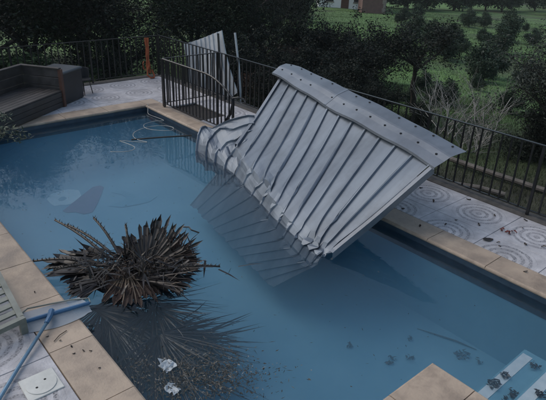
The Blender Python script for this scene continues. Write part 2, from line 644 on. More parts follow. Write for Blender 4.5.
mb = MB()
o_ = 0.02
k = 12
wr = [(WX0 - o_, WY0 - o_), (SX0 - o_, WY0 - o_), (SX0 - o_, SY0 - o_), (WX1 + o_, SY0 - o_), (WX1 + o_, WY1 + o_), (WX0 - o_, WY1 + o_)]
top = [(x, y, WZ) for x, y in wr]
bot = [(x, y, FLOOR - 0.05) for x, y in wr]
mb.v = top + bot
mb.f = [(0, 1, 2, 3, 4, 5), (11, 10, 9, 8, 7, 6)] + [(i + 6, (i + 1) % 6 + 6, (i + 1) % 6, i) for i in range(6)]
water = tag(mb.build('water', 'water'), 'still blue pool water with drowned debris in it', 'water', kind='structure')

# coping: bull-nosed stone slabs, each its own piece
CW = 0.40


def slab(x0, x1, y0, y1, nose):
    """nose: side that overhangs the water ('+x','-x','+y','-y' as a set), rounded"""
    m_ = MB()
    g = 0.0012
    x0, x1, y0, y1 = x0 + g, x1 - g, y0 + g, y1 - g
    dz = random.uniform(-0.0012, 0.0012)
    z0, z1 = -0.05 + dz, dz
    prof = ((0.012, z0), (0.0, z0 + 0.014), (0.0, z1 - 0.022), (0.007, z1 - 0.008), (0.022, z1))
    k = 0
    for o, z in prof:
        s = {q: (o if q in nose else min(o, 0.003)) for q in ('-x', '+x', '-y', '+y')}
        m_.v += [(x0 + s['-x'], y0 + s['-y'], z), (x1 - s['+x'], y0 + s['-y'], z), (x1 - s['+x'], y1 - s['+y'], z), (x0 + s['-x'], y1 - s['+y'], z)]
    nl = len(prof)
    m_.f = [(3, 2, 1, 0), tuple(4 * (nl - 1) + i for i in range(4))]
    for a in range(nl - 1):
        m_.f += [(4 * a + i, 4 * a + (i + 1) % 4, 4 * a + 4 + (i + 1) % 4, 4 * a + 4 + i) for i in range(4)]
    return m_


cop = tag(MB().box(WX0 - CW + 0.02, WX0 - 0.03, -1.0, WY1 + CW - 0.02, -0.3, -0.052).build('pool_coping', 'mortar'), 'beige stone coping slabs edging the pool', 'coping', kind='structure')
for rect in ((WX1 + 0.03, WX1 + CW - 0.04, SY0, WY1 + CW - 0.02), (WX0, WX1, WY1 + 0.03, WY1 + CW - 0.02), (WX0, SX0 - 0.03, 0.2, WY0 - 0.03)):
    MB().box(rect[0], rect[1], rect[2], rect[3], -0.3, -0.052).build('mortar_bed', 'mortar', cop)
ov = 0.02
y = 0.0
while y < WY1 - 0.05:                                             # left and right runs
    L = 0.82
    y1 = min(y + L, WY1 - ov)
    if y > 1.2:
        slab(WX0 - CW, WX0 + ov, y, y1, {'+x'}).build('coping_slab', 'stone_coping', cop)
    slab(WX1 - ov, WX1 + 0.37, y, y1, {'-x'}).build('coping_slab', 'stone_coping', cop)
    y = y1
x = WX0 - CW
while x < WX1 + 0.37 - 0.05:                                      # far run
    x1 = min(x + 0.92, WX1 + 0.37)
    slab(x, x1, WY1 - ov, WY1 + CW, {'-y'}).build('coping_slab', 'stone_coping', cop)
    x = x1
# near corner by the steps
slab(SX0 - 0.62, SX0 + ov, WY0 - 0.42, WY0 + ov, {'+x', '+y'}).build('coping_slab', 'stone_coping', cop)
slab(SX0 - 1.4, SX0 - 0.62, WY0 - 0.42, WY0 + ov, {'+y'}).build('coping_slab', 'stone_coping', cop)
slab(SX0 - 0.42, SX0 + ov, WY0 - 1.2, WY0 - 0.42, {'+x'}).build('coping_slab', 'stone_coping', cop)
slab(SX0 - 1.3, SX0 - 0.42, WY0 - 1.2, WY0 - 0.42, set()).build('coping_slab', 'stone_coping', cop)
slab(WX0 + ov, SX0 - 1.4, WY0 - 0.42, WY0 + ov, {'+y'}).build('coping_slab', 'stone_coping', cop)

# ---------------------------------------------------------------- deck with ring-patterned tiles
deck = tag(MB().box(WX1 + 0.365, 7.2, -4, 9.12, -0.4, -0.024).build('deck', 'mortar'), 'pale patterned tile terrace round the pool', 'terrace', kind='structure')
for rect in ((6.62, 7.2, 9.12, 10.33), (WX1 + 0.365, 7.2, 10.33, 11.12), (-6, 7.2, WY1 + CW - 0.015, 13.02), (-6, WX0 - CW + 0.015, -4, WY1 + CW - 0.015), (WX0 - CW + 0.015, SX0 - 0.45, -4, WY0 - 0.44)):
    MB().box(*rect, -0.4, -0.024).build('mortar_bed', 'mortar', deck)
TP = 0.84
tile_cache = {}


def tile(cx_, cy_, x0, x1, y0, y1):
    key = tuple(round(q, 3) for q in (x0 - cx_, x1 - cx_, y0 - cy_, y1 - cy_))
    if key[1] - key[0] < 0.04 or key[3] - key[2] < 0.04:
        return
    if key not in tile_cache:
        g = 0.0035
        tile_cache[key] = MB().box(key[0] + g, key[1] - g, key[2] + g, key[3] - g, -0.03, 0.0, bev=0.003).mesh('tile', 'ring_tile')
    o = link('tile', tile_cache[key], deck, loc=(cx_, cy_, random.uniform(-0.0015, 0.0)))
    return o


CX1, CY1 = WX1 + 0.372, WY1 + CW + 0.002
BED = (5.99, 6.62, 9.12, 10.33)
for i in range(-9, 2):
    for j in range(-2, 13):
        cx_, cy_ = 5.98 + TP * i, 2.42 + 0.85 * j
        x0, x1, y0, y1 = cx_ - TP / 2, cx_ + TP / 2, cy_ - 0.425, cy_ + 0.425
        y1 = min(y1, 13.03)
        if y0 > 13.0 or (x1 < -1.5):
            continue
        parts = []
        if y1 > CY1:
            parts.append((x0, x1, max(y0, CY1), y1))
        if y0 < CY1 and x1 > CX1:
            parts.append((max(x0, CX1), x1, y0, min(y1, CY1)))
        for (a, b, c, d) in parts:
            if c < BED[3] - 0.05 and d > BED[2] + 0.05 and a < BED[1]:      # leave the soil bed open
                if b > BED[1] + 0.05:
                    tile(cx_, cy_, max(a, BED[1]), b, c, d)
                if d > BED[3]:
                    tile(cx_, cy_, a, min(b, BED[1]), BED[3], d)
                if c < BED[2]:
                    tile(cx_, cy_, a, min(b, BED[1]), c, BED[2])
            else:
                tile(cx_, cy_, a, b, c, d)
for i in range(0, 3):
    for j in range(-3, 8):
        cx_, cy_ = 0.607 - TP * i, 4.5 + 0.85 * j
        tile(cx_, cy_, cx_ - TP / 2, cx_ + TP / 2, cy_ - 0.425, cy_ + 0.425)
bed = tag(MB().box(BED[0] - 0.02, BED[1], BED[2], BED[3], -0.4, -0.05).build('planting_bed', 'soil'), 'dark bare soil bed inside the small railed corner', 'soil bed', kind='structure')

wall = empty('retaining_wall', (7.32, 4, -1), 0, 'low concrete retaining wall carrying the long iron railing', 'wall')
MB().box(7.2, 7.44, -4, 13.26, -3.2, -0.03).build('wall_body', 'concrete_wall', wall)
MB().box(7.235, 7.47, -4, 13.3, -0.03, 0.012, bev=0.006).build('wall_cap', 'mortar', wall)
wall2 = empty('retaining_wall', (1, 13.15, -1), 0, 'concrete retaining wall under the back railing', 'wall')
MB().box(-6, 7.2, 13.03, 13.26, -3.2, -0.03).build('wall_body', 'concrete_wall', wall2)
MB().box(-6, 7.235, 13.035, 13.3, -0.03, 0.012, bev=0.006).build('wall_cap', 'mortar', wall2)

# ---------------------------------------------------------------- railings
BALUSTER = MB().box(-0.0105, 0.0105, -0.0105, 0.0105, 0.0, 1.0).mesh('baluster', 'iron_black')


def railing(a, b, h, spacing, label, base=0.012, group=None, top=None, low=0.09):
    """straight run: top rail, bottom rail, posts and single bars; top(t) may lower the rail"""
    a, b = Vector((*a, 0)), Vector((*b, 0))
    d = b - a
    L = d.length
    root = empty('iron_railing', (a.x, a.y, base), 0, label, 'railing', group)
    n = int(L / spacing)
    hh = top or (lambda t: h)
    steps = 1 if top is None else 14
    tr = MB()
    if top is None:
        tr.bar(a + Vector((0, 0, h)), b + Vector((0, 0, h)), 0.042, 0.014)
        tr.build('top_rail', 'iron_black', root)
    else:
        pts = [a + d * (i / steps) + Vector((0, 0, hh(i / steps))) for i in range(steps + 1)]
        tr.tube(pts, 0.019, 8).build('top_rail', 'iron_black', root)
    MB().bar(a + Vector((0, 0, low)), b + Vector((0, 0, low)), 0.03, 0.012).build('bottom_rail', 'iron_black', root)
    every = max(1, int(round(1.9 / spacing)))
    for i in range(n + 1):
        t = i / n
        p = a + d * t
        if i % every == 0 or i == n:
            w = 0.019
            MB().box(p.x - w, p.x + w, p.y - w, p.y + w, base, hh(t) - 0.006).build('post', 'iron_black', root)
        else:
            o = link('baluster', BALUSTER, root, loc=(p.x - a.x, p.y - a.y, low - base))
            o.scale = (1, 1, hh(t) - low)
            o.rotation_euler = (random.gauss(0, 0.006), random.gauss(0, 0.006), math.atan2(d.y, d.x))
    return root


railing((7.34, 1.0), (7.34, 13.16), 1.05, 0.152, 'long black iron railing along the right edge of the terrace')
railing((7.30, 13.16), (-1.5, 13.16), 1.04, 0.152, 'black iron railing across the back behind the wooden sofa')
railing((5.86, 10.40), (7.30, 10.40), 1.05, 0.125, 'short black cross railing joining the corner to the long railing')


def bent(t):
    return 1.05 - 0.02 * t - 0.30 * max(0.0, (t - 0.62) / 0.38) ** 2


br = railing((5.86, 10.36), (5.93, 7.95), 1.05, 0.118, 'black railing beside the pool with its end bent down under the roof sheet', top=bent)
MB().tube([(5.93, 7.95, 0.74), (5.95, 7.98, 0.60), (5.98, 8.08, 0.42), (5.95, 8.26, 0.16), (5.92, 8.36, 0.012)], [0.03, 0.034, 0.03, 0.032, 0.036], 6).build('buckled_post', 'iron_black', br)
MB().tube([(5.93, 7.95, 0.74), (5.98, 7.85, 0.77), (6.03, 7.76, 0.75), (6.02, 7.70, 0.70)], 0.017, 6).build('torn_rail_end', 'iron_black', br)

# ---------------------------------------------------------------- torn roof: ribbed panels + ridge cap
roof = empty('torn_metal_roof', (5.7, 5.6, 0.0), 0, 'torn ribbed grey metal roof sheet slumped from the railing into the pool', 'roof sheet')
TL, TR = np.array((7.13, 7.95, 0.985)), np.array((5.84, 3.55, 0.865))
BL, BM, BR_ = np.array((5.36, 7.10, 0.17)), np.array((4.60, 4.95, 0.0)), np.array((4.40, 3.915, -0.075))
E0, E1 = np.array((4.56, 7.34, -0.84)), np.array((4.06, 4.53, -0.82))
NR = 12
rib_rand = RNG.normal(size=(NR + 2, 8))


def qbez(a, m_, b, t):
    c = 2 * m_ - 0.5 * (a + b)
    return (1 - t) ** 2 * a + 2 * t * (1 - t) * c + t * t * b


VS = list(np.linspace(0, 1, 18)) + list(1 + np.linspace(0.14, 1, 7)) + list(2 + np.linspace(0.1, 1, 12))


def roof_base(u, v):
    T = TL + (TR - TL) * u
    B = qbez(BL, BM, BR_, u)
    C = B + np.array((-0.17, 0.0, -0.20 - 0.05 * (1 - u)))
    if u > 0.88:
        C = C + (u - 0.88) * np.array((0.2, 0, 0.6))
    E = E0 + (E1 - E0) * u
    if v <= 1:
        p = T + (B - T) * v
        p = p + np.array((0, 0, 1.0)) * (-0.05 * math.sin(math.pi * v) * (1 - 0.4 * u) + 0.012 * math.sin(7 * u + 5 * v))
    elif v <= 2:
        p = B + (C - B) * (v - 1)
    else:
        p = C + (E - C) * (v - 2)
    ri = min(NR - 1, max(0, int(u * NR)))
    dent = 0.008 * rib_rand[ri][5] * (u * NR - ri - 0.5) + 0.010 * rib_rand[ri][6] * math.sin(3.1 * v + rib_rand[ri][7]) * 4 * (u * NR - ri) * (1 - u * NR + ri)
    p = p + np.array((-0.35, 0, 0.94)) * dent * (1.0 + 2.2 * math.exp(-((u - 0.12) / 0.14) ** 2) * (0.3 + math.sin(5 * v) ** 2)) * (v < 2)
    # buckling round the fold
    g = math.exp(-((v - 1.12) / 0.2) ** 2)
    rib = u * NR
    i = int(min(NR - 1e-6, max(0, rib)))
    f_ = rib - i
    side = 4 * f_ * (1 - f_)
    w = rib_rand[i]
    p = p + np.array((0.8, 0.1, 1.0)) * g * (0.026 * w[0] * math.sin(5.5 * v + w[1]) + 0.042 * side * math.sin(15 * v + 2.5 * w[2]) * (0.5 + 0.4 * abs(w[3])))
    p = p + np.array((0, 0.06 * w[4] * g, 0))
    return p


def profile(f_):
    """rib profile across one spacing, 0..1"""
    if f_ < 0.051 or f_ > 0.949:
        return 1.0
    if f_ < 0.091:
        return (0.091 - f_) / 0.04
    if f_ > 0.909:
        return (f_ - 0.909) / 0.04
    return 0.0


FS = (0.0, 0.05, 0.091, 0.2, 0.33, 0.5, 0.67, 0.8, 0.909, 0.95)


def ribbed(name, base, r0, r1, nr, vs, height, matname, parent, flat=lambda v: 1.0, dz=0.0, jag=0.0):
    us = []
    for r in range(r0, r1):
        us += [(r + f_) / nr for f_ in FS]
    us.append(r1 / nr)
    if r1 < nr:
        us.append((r1 + 0.05) / nr)
    grid = np.zeros((len(us), len(vs), 3))
    for a, u in enumerate(us):
        for b, v in enumerate(vs):
            vv = v
            if b == len(vs) - 1 and jag:
                vv = v - jag * abs(math.sin(17 * u) * math.cos(41 * u))
            p = base(u, vv)
            e = 1e-3
            du = base(min(1.05, u + e), vv) - base(u - e, vv)
            dv = base(u, vv + e) - base(u, vv - e)
            nrm = np.cross(dv, du)
            ln = np.linalg.norm(nrm)
            nrm = nrm / ln if ln > 1e-12 else np.array((0, 0, 1.0))
            if nrm[2] < 0:
                nrm = -nrm
            f_ = (u * nr) % 1.0
            grid[a, b] = p + nrm * (profile(f_) * height * flat(v) + dz)
    m_ = MB()
    m_.v = [tuple(q) for q in grid.reshape(-1, 3)]
    nv = len(vs)
    for a in range(len(us) - 1):
        for b in range(nv - 1):
            k_ = a * nv + b
            m_.f.append((k_, k_ + 1, k_ + nv + 1, k_ + nv))
    o = m_.build(name, matname, parent)
    thicken(o, 0.0025)
    return o


def fold_flat(v):
    return (1 - 0.55 * math.exp(-((v - 1.1) / 0.14) ** 2)) * (1.0 if v < 1.5 else 0.6)


for k, (a, b) in enumerate(((0, 2), (2, 5), (5, 8), (8, 12))):
    ribbed('roof_panel', roof_base, a, b, NR, VS, 0.029, 'galvanised', roof, fold_flat, dz=0.003 * k, jag=0.05)

# folded edge strip along the near end of the sheet
pts = [roof_base(1.0, v) + np.array((0.0, -0.012, -0.035)) for v in np.linspace(0.02, 1.05, 14)]
m_ = MB()
for p in pts:
    m_.v += [tuple(p + np.array((0, 0, 0.07))), tuple(p + np.array((0.0, -0.05, 0.066))), tuple(p + np.array((0.0, -0.055, -0.03))), tuple(p + np.array((0, -0.02, -0.035)))]
for i in range(len(pts) - 1):
    for j in range(3):
        m_.f.append((4 * i + j, 4 * i + j + 1, 4 * i + 5 + j, 4 * i + 4 + j))
thicken(m_.build('edge_trim', 'galvanised_cap', roof), 0.002)
# raised seam along the far end of the sheet
m_ = MB()
pts = [roof_base(0.0, v) + np.array((0.0, 0.01, 0.03)) for v in np.linspace(0.0, 1.0, 12)]
for p in pts:
    m_.v += [tuple(p + np.array((0, -0.045, 0.018))), tuple(p + np.array((0, 0.02, 0.022))), tuple(p + np.array((0, 0.025, -0.05)))]
for i in range(len(pts) - 1):
    for j in range(2):
        m_.f.append((3 * i + j, 3 * i + j + 1, 3 * i + 4 + j, 3 * i + 3 + j))
thicken(m_.build('edge_trim', 'galvanised_cap', roof), 0.002)

# crumpled far panel folding over the coping into the water
cr_rand = RNG.normal(size=(40, 20))


def crumple(u, v):
    """u 0 far rib .. 1 near rib, v 0 under the main sheet .. 1 in the water"""
    A = np.array((6.05, 7.45, 0.50)) * (1 - u) + np.array((5.60, 6.92, 0.14)) * u
    C = np.array((5.50, 8.20, 0.17)) * (1 - u) + np.array((5.20, 6.70, 0.0)) * u
    D = np.array((5.06, 7.84, -0.26)) * (1 - u) + np.array((4.95, 6.50, -0.40)) * u
    M1 = 0.5 * (A + C) + np.array((0, 0, 0.05))
    if v < 0.5:
        p = qbez(A, M1, C, v / 0.5)
    else:
        t = (v - 0.5) / 0.5
        p = qbez(C, 0.5 * (C + D) + np.array((-0.06, 0.04, 0.07)), D, t)
    fu, fv = max(0.0, min(0.999, u)) * 8, max(0.0, min(0.999, v)) * 7
    i, j = int(fu), int(fv)
    au, av = fu - i, fv - j
    nz = (cr_rand[i][j] * (1 - au) + cr_rand[i + 1][j] * au) * (1 - av) + (cr_rand[i][j + 1] * (1 - au) + cr_rand[i + 1][j + 1] * au) * av
    return p + np.array((0.5, 0.5, 1.0)) * 0.050 * nz * min(1.0, 4 * v)


ribbed('crumpled_panel', crumple, 0, 4, 4, list(np.linspace(0, 1, 17)), 0.034, 'galvanised', roof)

# ridge cap
L0, L1 = np.array((7.05, 8.17, 1.035)), np.array((5.76, 3.47, 0.90))
U0, U1 = np.array((7.52, 8.15, 1.20)), np.array((6.22, 3.32, 1.08))
NS = 26
m_ = MB()
for i in range(NS + 1):
    s = i / NS
    lo, hi = L0 + (L1 - L0) * s, U0 + (U1 - U0) * s
    wob = np.array((0, 0, 0.018 * math.sin(9 * s + 0.6) + 0.012 * math.sin(23 * s)))
    sag = np.array((0, 0, 0.05 * math.sin(math.pi * min(1, s * 1.1))))
    if s < 0.06:
        hi = hi + np.array((-0.10, 0.02, 0.0)) * (1 - s / 0.06)
    row = []
    for f_, z in ((0.0, -0.03), (0.015, 0.0), (0.30, 0.012), (0.47, 0.026), (0.53, 0.026), (0.72, 0.012), (0.985, -0.015), (1.0, -0.04)):
        p = lo + (hi - lo) * f_ + np.array((0, 0, z)) + wob * (1 - 0.5 * f_) + sag * f_
        row.append(tuple(p))
    m_.v += row
for i in range(NS):
    for j in range(7):
        m_.f.append((8 * i + j, 8 * i + 8 + j, 8 * i + 9 + j, 8 * i + 1 + j))
capo = thicken(m_.build('ridge_cap', 'galvanised_cap', roof), 0.0025)
capv = [Vector(q) for q in m_.v]
scr = MB().disc((0, 0, -0.004), 0.016, 0.016, 8).mesh('screw', 'screw')
for i in range(1, NS, 2):
    for j, w in ((2, 0.3), (5, 0.55)):
        if random.random() < 0.18:
            continue
        p = capv[8 * i + j].lerp(capv[8 * i + j + 1], w)
        o = link('screw', scr, capo)
        o.location = p
        o.matrix_parent_inverse = base_inv(capo)
# seam between the two lengths of cap
i = 11
m_ = MB()
for q in (8 * i, 8 * i + 8):
    for j in range(8):
        p = capv[q + j].copy()
        if q != 8 * i:
            p = capv[8 * i + j].lerp(p, 0.28)
        m_.v.append(tuple(p + Vector((0, 0, 0.005))))
m_.f = [(j, 8 + j, 9 + j, 1 + j) for j in range(7)]
thicken(m_.build('cap_seam', 'galvanised', capo), 0.003)
# bent tab at the far end of the cap
MB().poly([tuple(L0 + np.array((0.02, -0.02, 0.0))), tuple(L0 + np.array((0.06, 0.16, 0.05))), tuple(L0 + np.array((0.20, 0.17, 0.10))), tuple(L0 + np.array((0.28, 0.0, 0.09)))])

# ---------------------------------------------------------------- white sheet and poles beyond the railing
ws = empty('white_roof_panel', (7.95, 11.2, -1.2), 0, 'white ribbed panel standing upright behind the small railed corner', 'panel')
q00, q10 = np.array((7.72, 12.45, 0.90)), np.array((7.98, 11.02, 1.42))
q01, q11 = np.array((7.75, 12.2, -1.3)), np.array((8.02, 10.35, 0.05))


def wsheet(u, v):
    p = (q00 * (1 - u) + q10 * u) * (1 - v) + (q01 * (1 - u) + q11 * u) * v
    return p + np.array((0.05 * math.sin(5 * u + 2 * v) - 0.10 * u * u * (0.4 + v), 0.10 * math.sin(2.6 * v) * u, 0.0))


m_ = MB()
us, vs = np.array([(k_ + f_) / 8 for k_ in range(8) for f_ in (0, 0.02, 0.07, 0.095, 0.4, 0.7, 0.95)] + [1.0]), np.linspace(0, 1, 8)
for u in us:
    for v in vs:
        f_ = (u * 8 + 1e-6) % 1.0
        m_.v.append(tuple(wsheet(u, v) + np.array((-0.035 if f_ < 0.09 else 0.0, 0, 0))))
for a in range(56):
    for b in range(7):
        k_ = a * 8 + b
        m_.f.append((k_, k_ + 1, k_ + 9, k_ + 8))
thicken(m_.build('panel_sheet', 'white_sheet', ws), 0.003)
o = MB().tube([(7.75, 11.0, 1.36), (7.7, 10.85, 0.5), (7.62, 10.72, -1.0)], 0.026, 8).build('leaning_pole', 'iron_black')
tag(o, 'dark pole leaning against the white ribbed panel', 'pole')
o = MB().tube([(8.1, 10.8, 1.38), (8.12, 10.66, 0.6), (8.15, 10.5, -1.0)], 0.028, 8).build('leaning_pole', 'white_sheet')
tag(o, 'pale pole leaning just right of the dark one behind the railing', 'pole')
m_ = MB()
n_ = 7
for i in range(n_):
    for j in range(n_):
        m_.v.append((6.55 + 0.42 * i / 6 + random.gauss(0, 0.02), 8.0 + 0.42 * j / 6 + random.gauss(0, 0.02), 0.03 + 0.24 * max(0, math.sin(0.9 * i + 0.4 * j)) * (j / 6) + random.random() * 0.04))
for i in range(n_ - 1):
    for j in range(n_ - 1):
        m_.f.append((i * n_ + j, (i + 1) * n_ + j, (i + 1) * n_ + j + 1, i * n_ + j + 1))
tag(thicken(m_.build('crumpled_scrap', 'scrap_white'), 0.003), 'crumpled white sheet scrap on the deck behind the bent railing end', 'scrap')

# ---------------------------------------------------------------- wooden corner sofa, storage box, chair
ang = math.radians(35)
sofa = empty('wooden_sofa', (4.12, 11.58, 0), ang, 'weathered wooden slatted corner sofa beside the pool', 'sofa')
SLW, SD, SHT = 2.6, 0.95, 0.80
for k in range(4):                                             # arm and back slats, local x runs to -SLW
    z = 0.07 + k * 0.185
    MB().box(-0.05, -0.012, 0.04, SD - 0.03, z, z + 0.172, bev=0.006).build('arm_slat', 'old_wood', sofa, local=True)
    MB().box(-SLW, -0.05, SD - 0.035, SD, z, z + 0.172, bev=0.006).build('back_slat', 'old_wood', sofa, local=True)
MB().box(-0.075, 0.012, 0.0, SD + 0.02, SHT, SHT + 0.03, bev=0.006).build('arm_cap', 'old_wood', sofa, local=True)
MB().box(-SLW, -0.075, SD - 0.065, SD + 0.03, SHT, SHT + 0.03, bev=0.006).build('back_cap', 'old_wood', sofa, local=True)
MB().box(-0.06, 0.012, -0.03, 0.04, 0.0, SHT, bev=0.006).build('corner_post', 'red_wood', sofa, local=True)
for k in range(3):
    z = 0.02 + k * 0.105
    MB().box(-SLW, -0.065, 0.0, 0.03, z, z + 0.095, bev=0.005).build('front_slat', 'old_wood', sofa, local=True)
for k in range(8):
    y0 = 0.0 + k * 0.113
    MB().box(-SLW, -0.055, y0 + 0.004, y0 + 0.108, 0.335, 0.36, bev=0.004).build('seat_slat', 'old_wood', sofa, local=True)
MB().box(-SLW + 0.03, -0.1, 0.04, SD - 0.06, 0.0, 0.325).build('base_frame', 'old_wood', sofa, local=True)

box = empty('storage_box', (4.12, 11.58, 0), ang, 'black storage box with grey lid at the end of the sofa', 'storage box')
MB().box(0.05, 0.78, 0.03, 0.70, 0.02, 0.66, bev=0.01).build('box_body', 'box_black', box, local=True)
MB().box(0.03, 0.80, 0.01, 0.72, 0.662, 0.71, bev=0.02).build('lid', 'box_lid', box, local=True)
for sx in (0.09, 0.74):
    for sy in (0.07, 0.66):
        MB().disc((sx, sy, 0.0), 0.02, 0.019, 8).build('foot', 'box_black', box, local=True)

chair = empty('garden_chair', (4.88, 12.36, 0), math.radians(25), 'dark round-backed garden chair half hidden behind the storage box', 'chair')
chair.scale = (0.82, 0.82, 0.82)
m_ = MB()
n_ = 12
for z, r in ((0.42, 0.23), (0.62, 0.25), (0.74, 0.24)):
    m_.v += [(r * math.cos(math.pi * (0.95 * i / (n_ - 1) + 0.02) - 0.2), r * math.sin(math.pi * (0.95 * i / (n_ - 1) + 0.02) - 0.2) * 0.9, z - 0.10 * abs(i / (n_ - 1) - 0.5) * (z > 0.5)) for i in range(n_)]
for a in range(2):
    for i in range(n_ - 1):
        m_.f.append((a * n_ + i, a * n_ + i + 1, (a + 1) * n_ + i + 1, (a + 1) * n_ + i))
thicken(m_.build('backrest', 'cushion_grey', chair, local=True), 0.02)
MB().disc((0, 0, 0.40), 0.22, 0.03, 18).build('seat', 'box_black', chair, local=True)
for a in (45, 135, 225, 315):
    c, s = math.cos(math.radians(a)), math.sin(math.radians(a))
    MB().tube([(0.16 * c, 0.16 * s, 0.40), (0.23 * c, 0.23 * s, 0.0)], 0.013, 6).build('leg', 'iron_black', chair, local=True)

# ---------------------------------------------------------------- orange strap at the corner
org = empty('orange_strap', (6.93, 12.97, 0), 0, 'orange folded fabric strap hanging from the far railing corner', 'strap')
m_ = MB()
for s, x0 in ((0, 0.0), (1, 0.045)):
    pts = [(6.92 + x0 + 0.012 * math.sin(6 * t + s), 13.09 - 0.05 * t - 0.02 * s, 1.02 - 0.9 * t) for t in np.linspace(0, 1, 9)]
    m2 = MB()
    for i, p in enumerate(pts):
        w = 0.020 + 0.010 * math.sin(2.2 * i + s)
        m2.v += [(p[0] - w, p[1], p[2]), (p[0], p[1] - 0.02, p[2]), (p[0] + w, p[1] - 0.004, p[2])]
    for i in range(8):
        for j in range(2):
            m2.f.append((3 * i + j, 3 * i + j + 1, 3 * i + 4 + j, 3 * i + 3 + j))
    thicken(m2.build('strap_fold', 'orange_fabric', org), 0.012)
pts = [(6.95, 13.02, 0.32), (6.86, 12.95, 0.22), (6.83, 12.9, 0.10), (6.90, 12.86, 0.03), (7.0, 12.88, 0.02), (7.06, 12.95, 0.05), (7.03, 13.02, 0.2)]
MB().tube(pts, 0.022, 6).build('strap_loop', 'orange_fabric', org)
MB().tube([(6.85, 13.1, 0.42), (6.80, 13.06, 0.38), (6.80, 13.05, 0.26), (6.86, 13.05, 0.2)], 0.014, 6).build('cord', 'orange_fabric', org)

# ---------------------------------------------------------------- pool net, lounger, skimmer lid
net = empty('pool_leaf_net', (1.22, 4.55, 0.0), 0, 'blue pool leaf net lying across the left coping with its pole on the tiles', 'pool net')
a0, a1 = Vector((0.96, 4.615, 0.05)), Vector((1.60, 4.515, 0.055))
fr = [a0, a0.lerp(a1, 0.5) + Vector((0, 0.012, 0.006)), a1, a1 + Vector((0.02, -0.05, 0.0))]
MB().tube([a0, a0.lerp(a1, 0.03), a0.lerp(a1, 0.5), a0.lerp(a1, 0.97), a1], [0.012, 0.02, 0.024, 0.02, 0.012], 8).build('frame_bar', 'blue_plastic', net)
hoop = [a0 + Vector((0.01, 0.0, 0)), a0 + Vector((0.0, 0.10, 0.005)), a0 + Vector((0.12, 0.17, 0.01)), a1 + Vector((-0.14, 0.15, 0.01)), a1 + Vector((0.02, 0.08, 0)), a1]
MB().tube(hoop, 0.008, 8).build('hoop', 'resin_grey', net)
m_ = MB()
n_ = 13
for i in range(n_):
    for j in range(6):
        t, w = i / (n_ - 1), j / 5
        p = a0.lerp(a1, 0.03 + 0.94 * t)
        back = Vector((-0.03, 0.155, 0.0)) * w
        m_.v.append(tuple(p + back + Vector((0, 0, -0.03 * math.sin(math.pi * w) * math.sin(math.pi * t)))))
for i in range(n_ - 1):
    for j in range(5):
        m_.f.append((i * 6 + j, i * 6 + 6 + j, i * 6 + 7 + j, i * 6 + 1 + j))


def make_mesh_mat():
    m, n, l, p = nodes_of('net_mesh')
    out = n['Material Output']
    tc = n.new('ShaderNodeTexCoord')
    w1 = n.new('ShaderNodeTexWave')
    w1.inputs['Scale'].default_value = 55
    w2 = n.new('ShaderNodeTexWave')
    w2.bands_direction = 'Y'
    w2.inputs['Scale'].default_value = 55
    l.new(tc.outputs['Object'], w1.inputs['Vector'])
    l.new(tc.outputs['Object'], w2.inputs['Vector'])
    mxm = n.new('ShaderNodeMath')
    mxm.operation = 'MAXIMUM'
    l.new(w1.outputs['Fac'], mxm.inputs[0])
    l.new(w2.outputs['Fac'], mxm.inputs[1])
    mr = n.new('ShaderNodeMapRange')
    mr.inputs['From Min'].default_value = 0.35
    mr.inputs['From Max'].default_value = 0.75
    mr.inputs['To Min'].default_value = 0.3
    mr.inputs['To Max'].default_value = 1.0
    l.new(mxm.outputs[0], mr.inputs['Value'])
    p.inputs['Base Color'].default_value = (0.30, 0.34, 0.38, 1)
    p.inputs['Roughness'].default_value = 0.6
    l.new(mr.outputs[0], p.inputs['Alpha'])
    MATS['net_mesh'] = m


make_mesh_mat()
m_.build('net_mesh', 'net_mesh', net, smooth=True)
m_ = MB()
for i in range(n_):
    for j in range(6):
        t, w = i / (n_ - 1), j / 5
        p = a0.lerp(a1, 0.02 + 0.95 * t)
        m_.v.append((p.x - 0.01 * w + 0.02 * math.sin(9 * t) * w, p.y - 0.17 * w * (0.5 + 0.5 * math.sin(math.pi * min(1, t + 0.08)) ** 0.6), max(0.006, p.z - 0.06 * w ** 0.6)))
for i in range(n_ - 1):
    for j in range(5):
        m_.f.append((i * 6 + j, i * 6 + 6 + j, i * 6 + 7 + j, i * 6 + 1 + j))
m_.build('net_bag', 'net_mesh', net, smooth=True)
mid = a0.lerp(a1, 0.42)
MB().tube([mid + Vector((0.02, 0.03, 0.012)), mid + Vector((-0.03, -0.06, 0.02)), mid + Vector((-0.09, -0.13, 0.015))], [0.03, 0.026, 0.021], 8).build('socket', 'blue_plastic', net)
MB().tube([mid + Vector((-0.07, -0.11, 0.014)), (0.75, 4.04, 0.032), (0.30, 3.52, 0.030), (-0.5, 2.6, 0.024)], 0.0165, 10).build('pole', 'pole_blue', net, smooth=True)

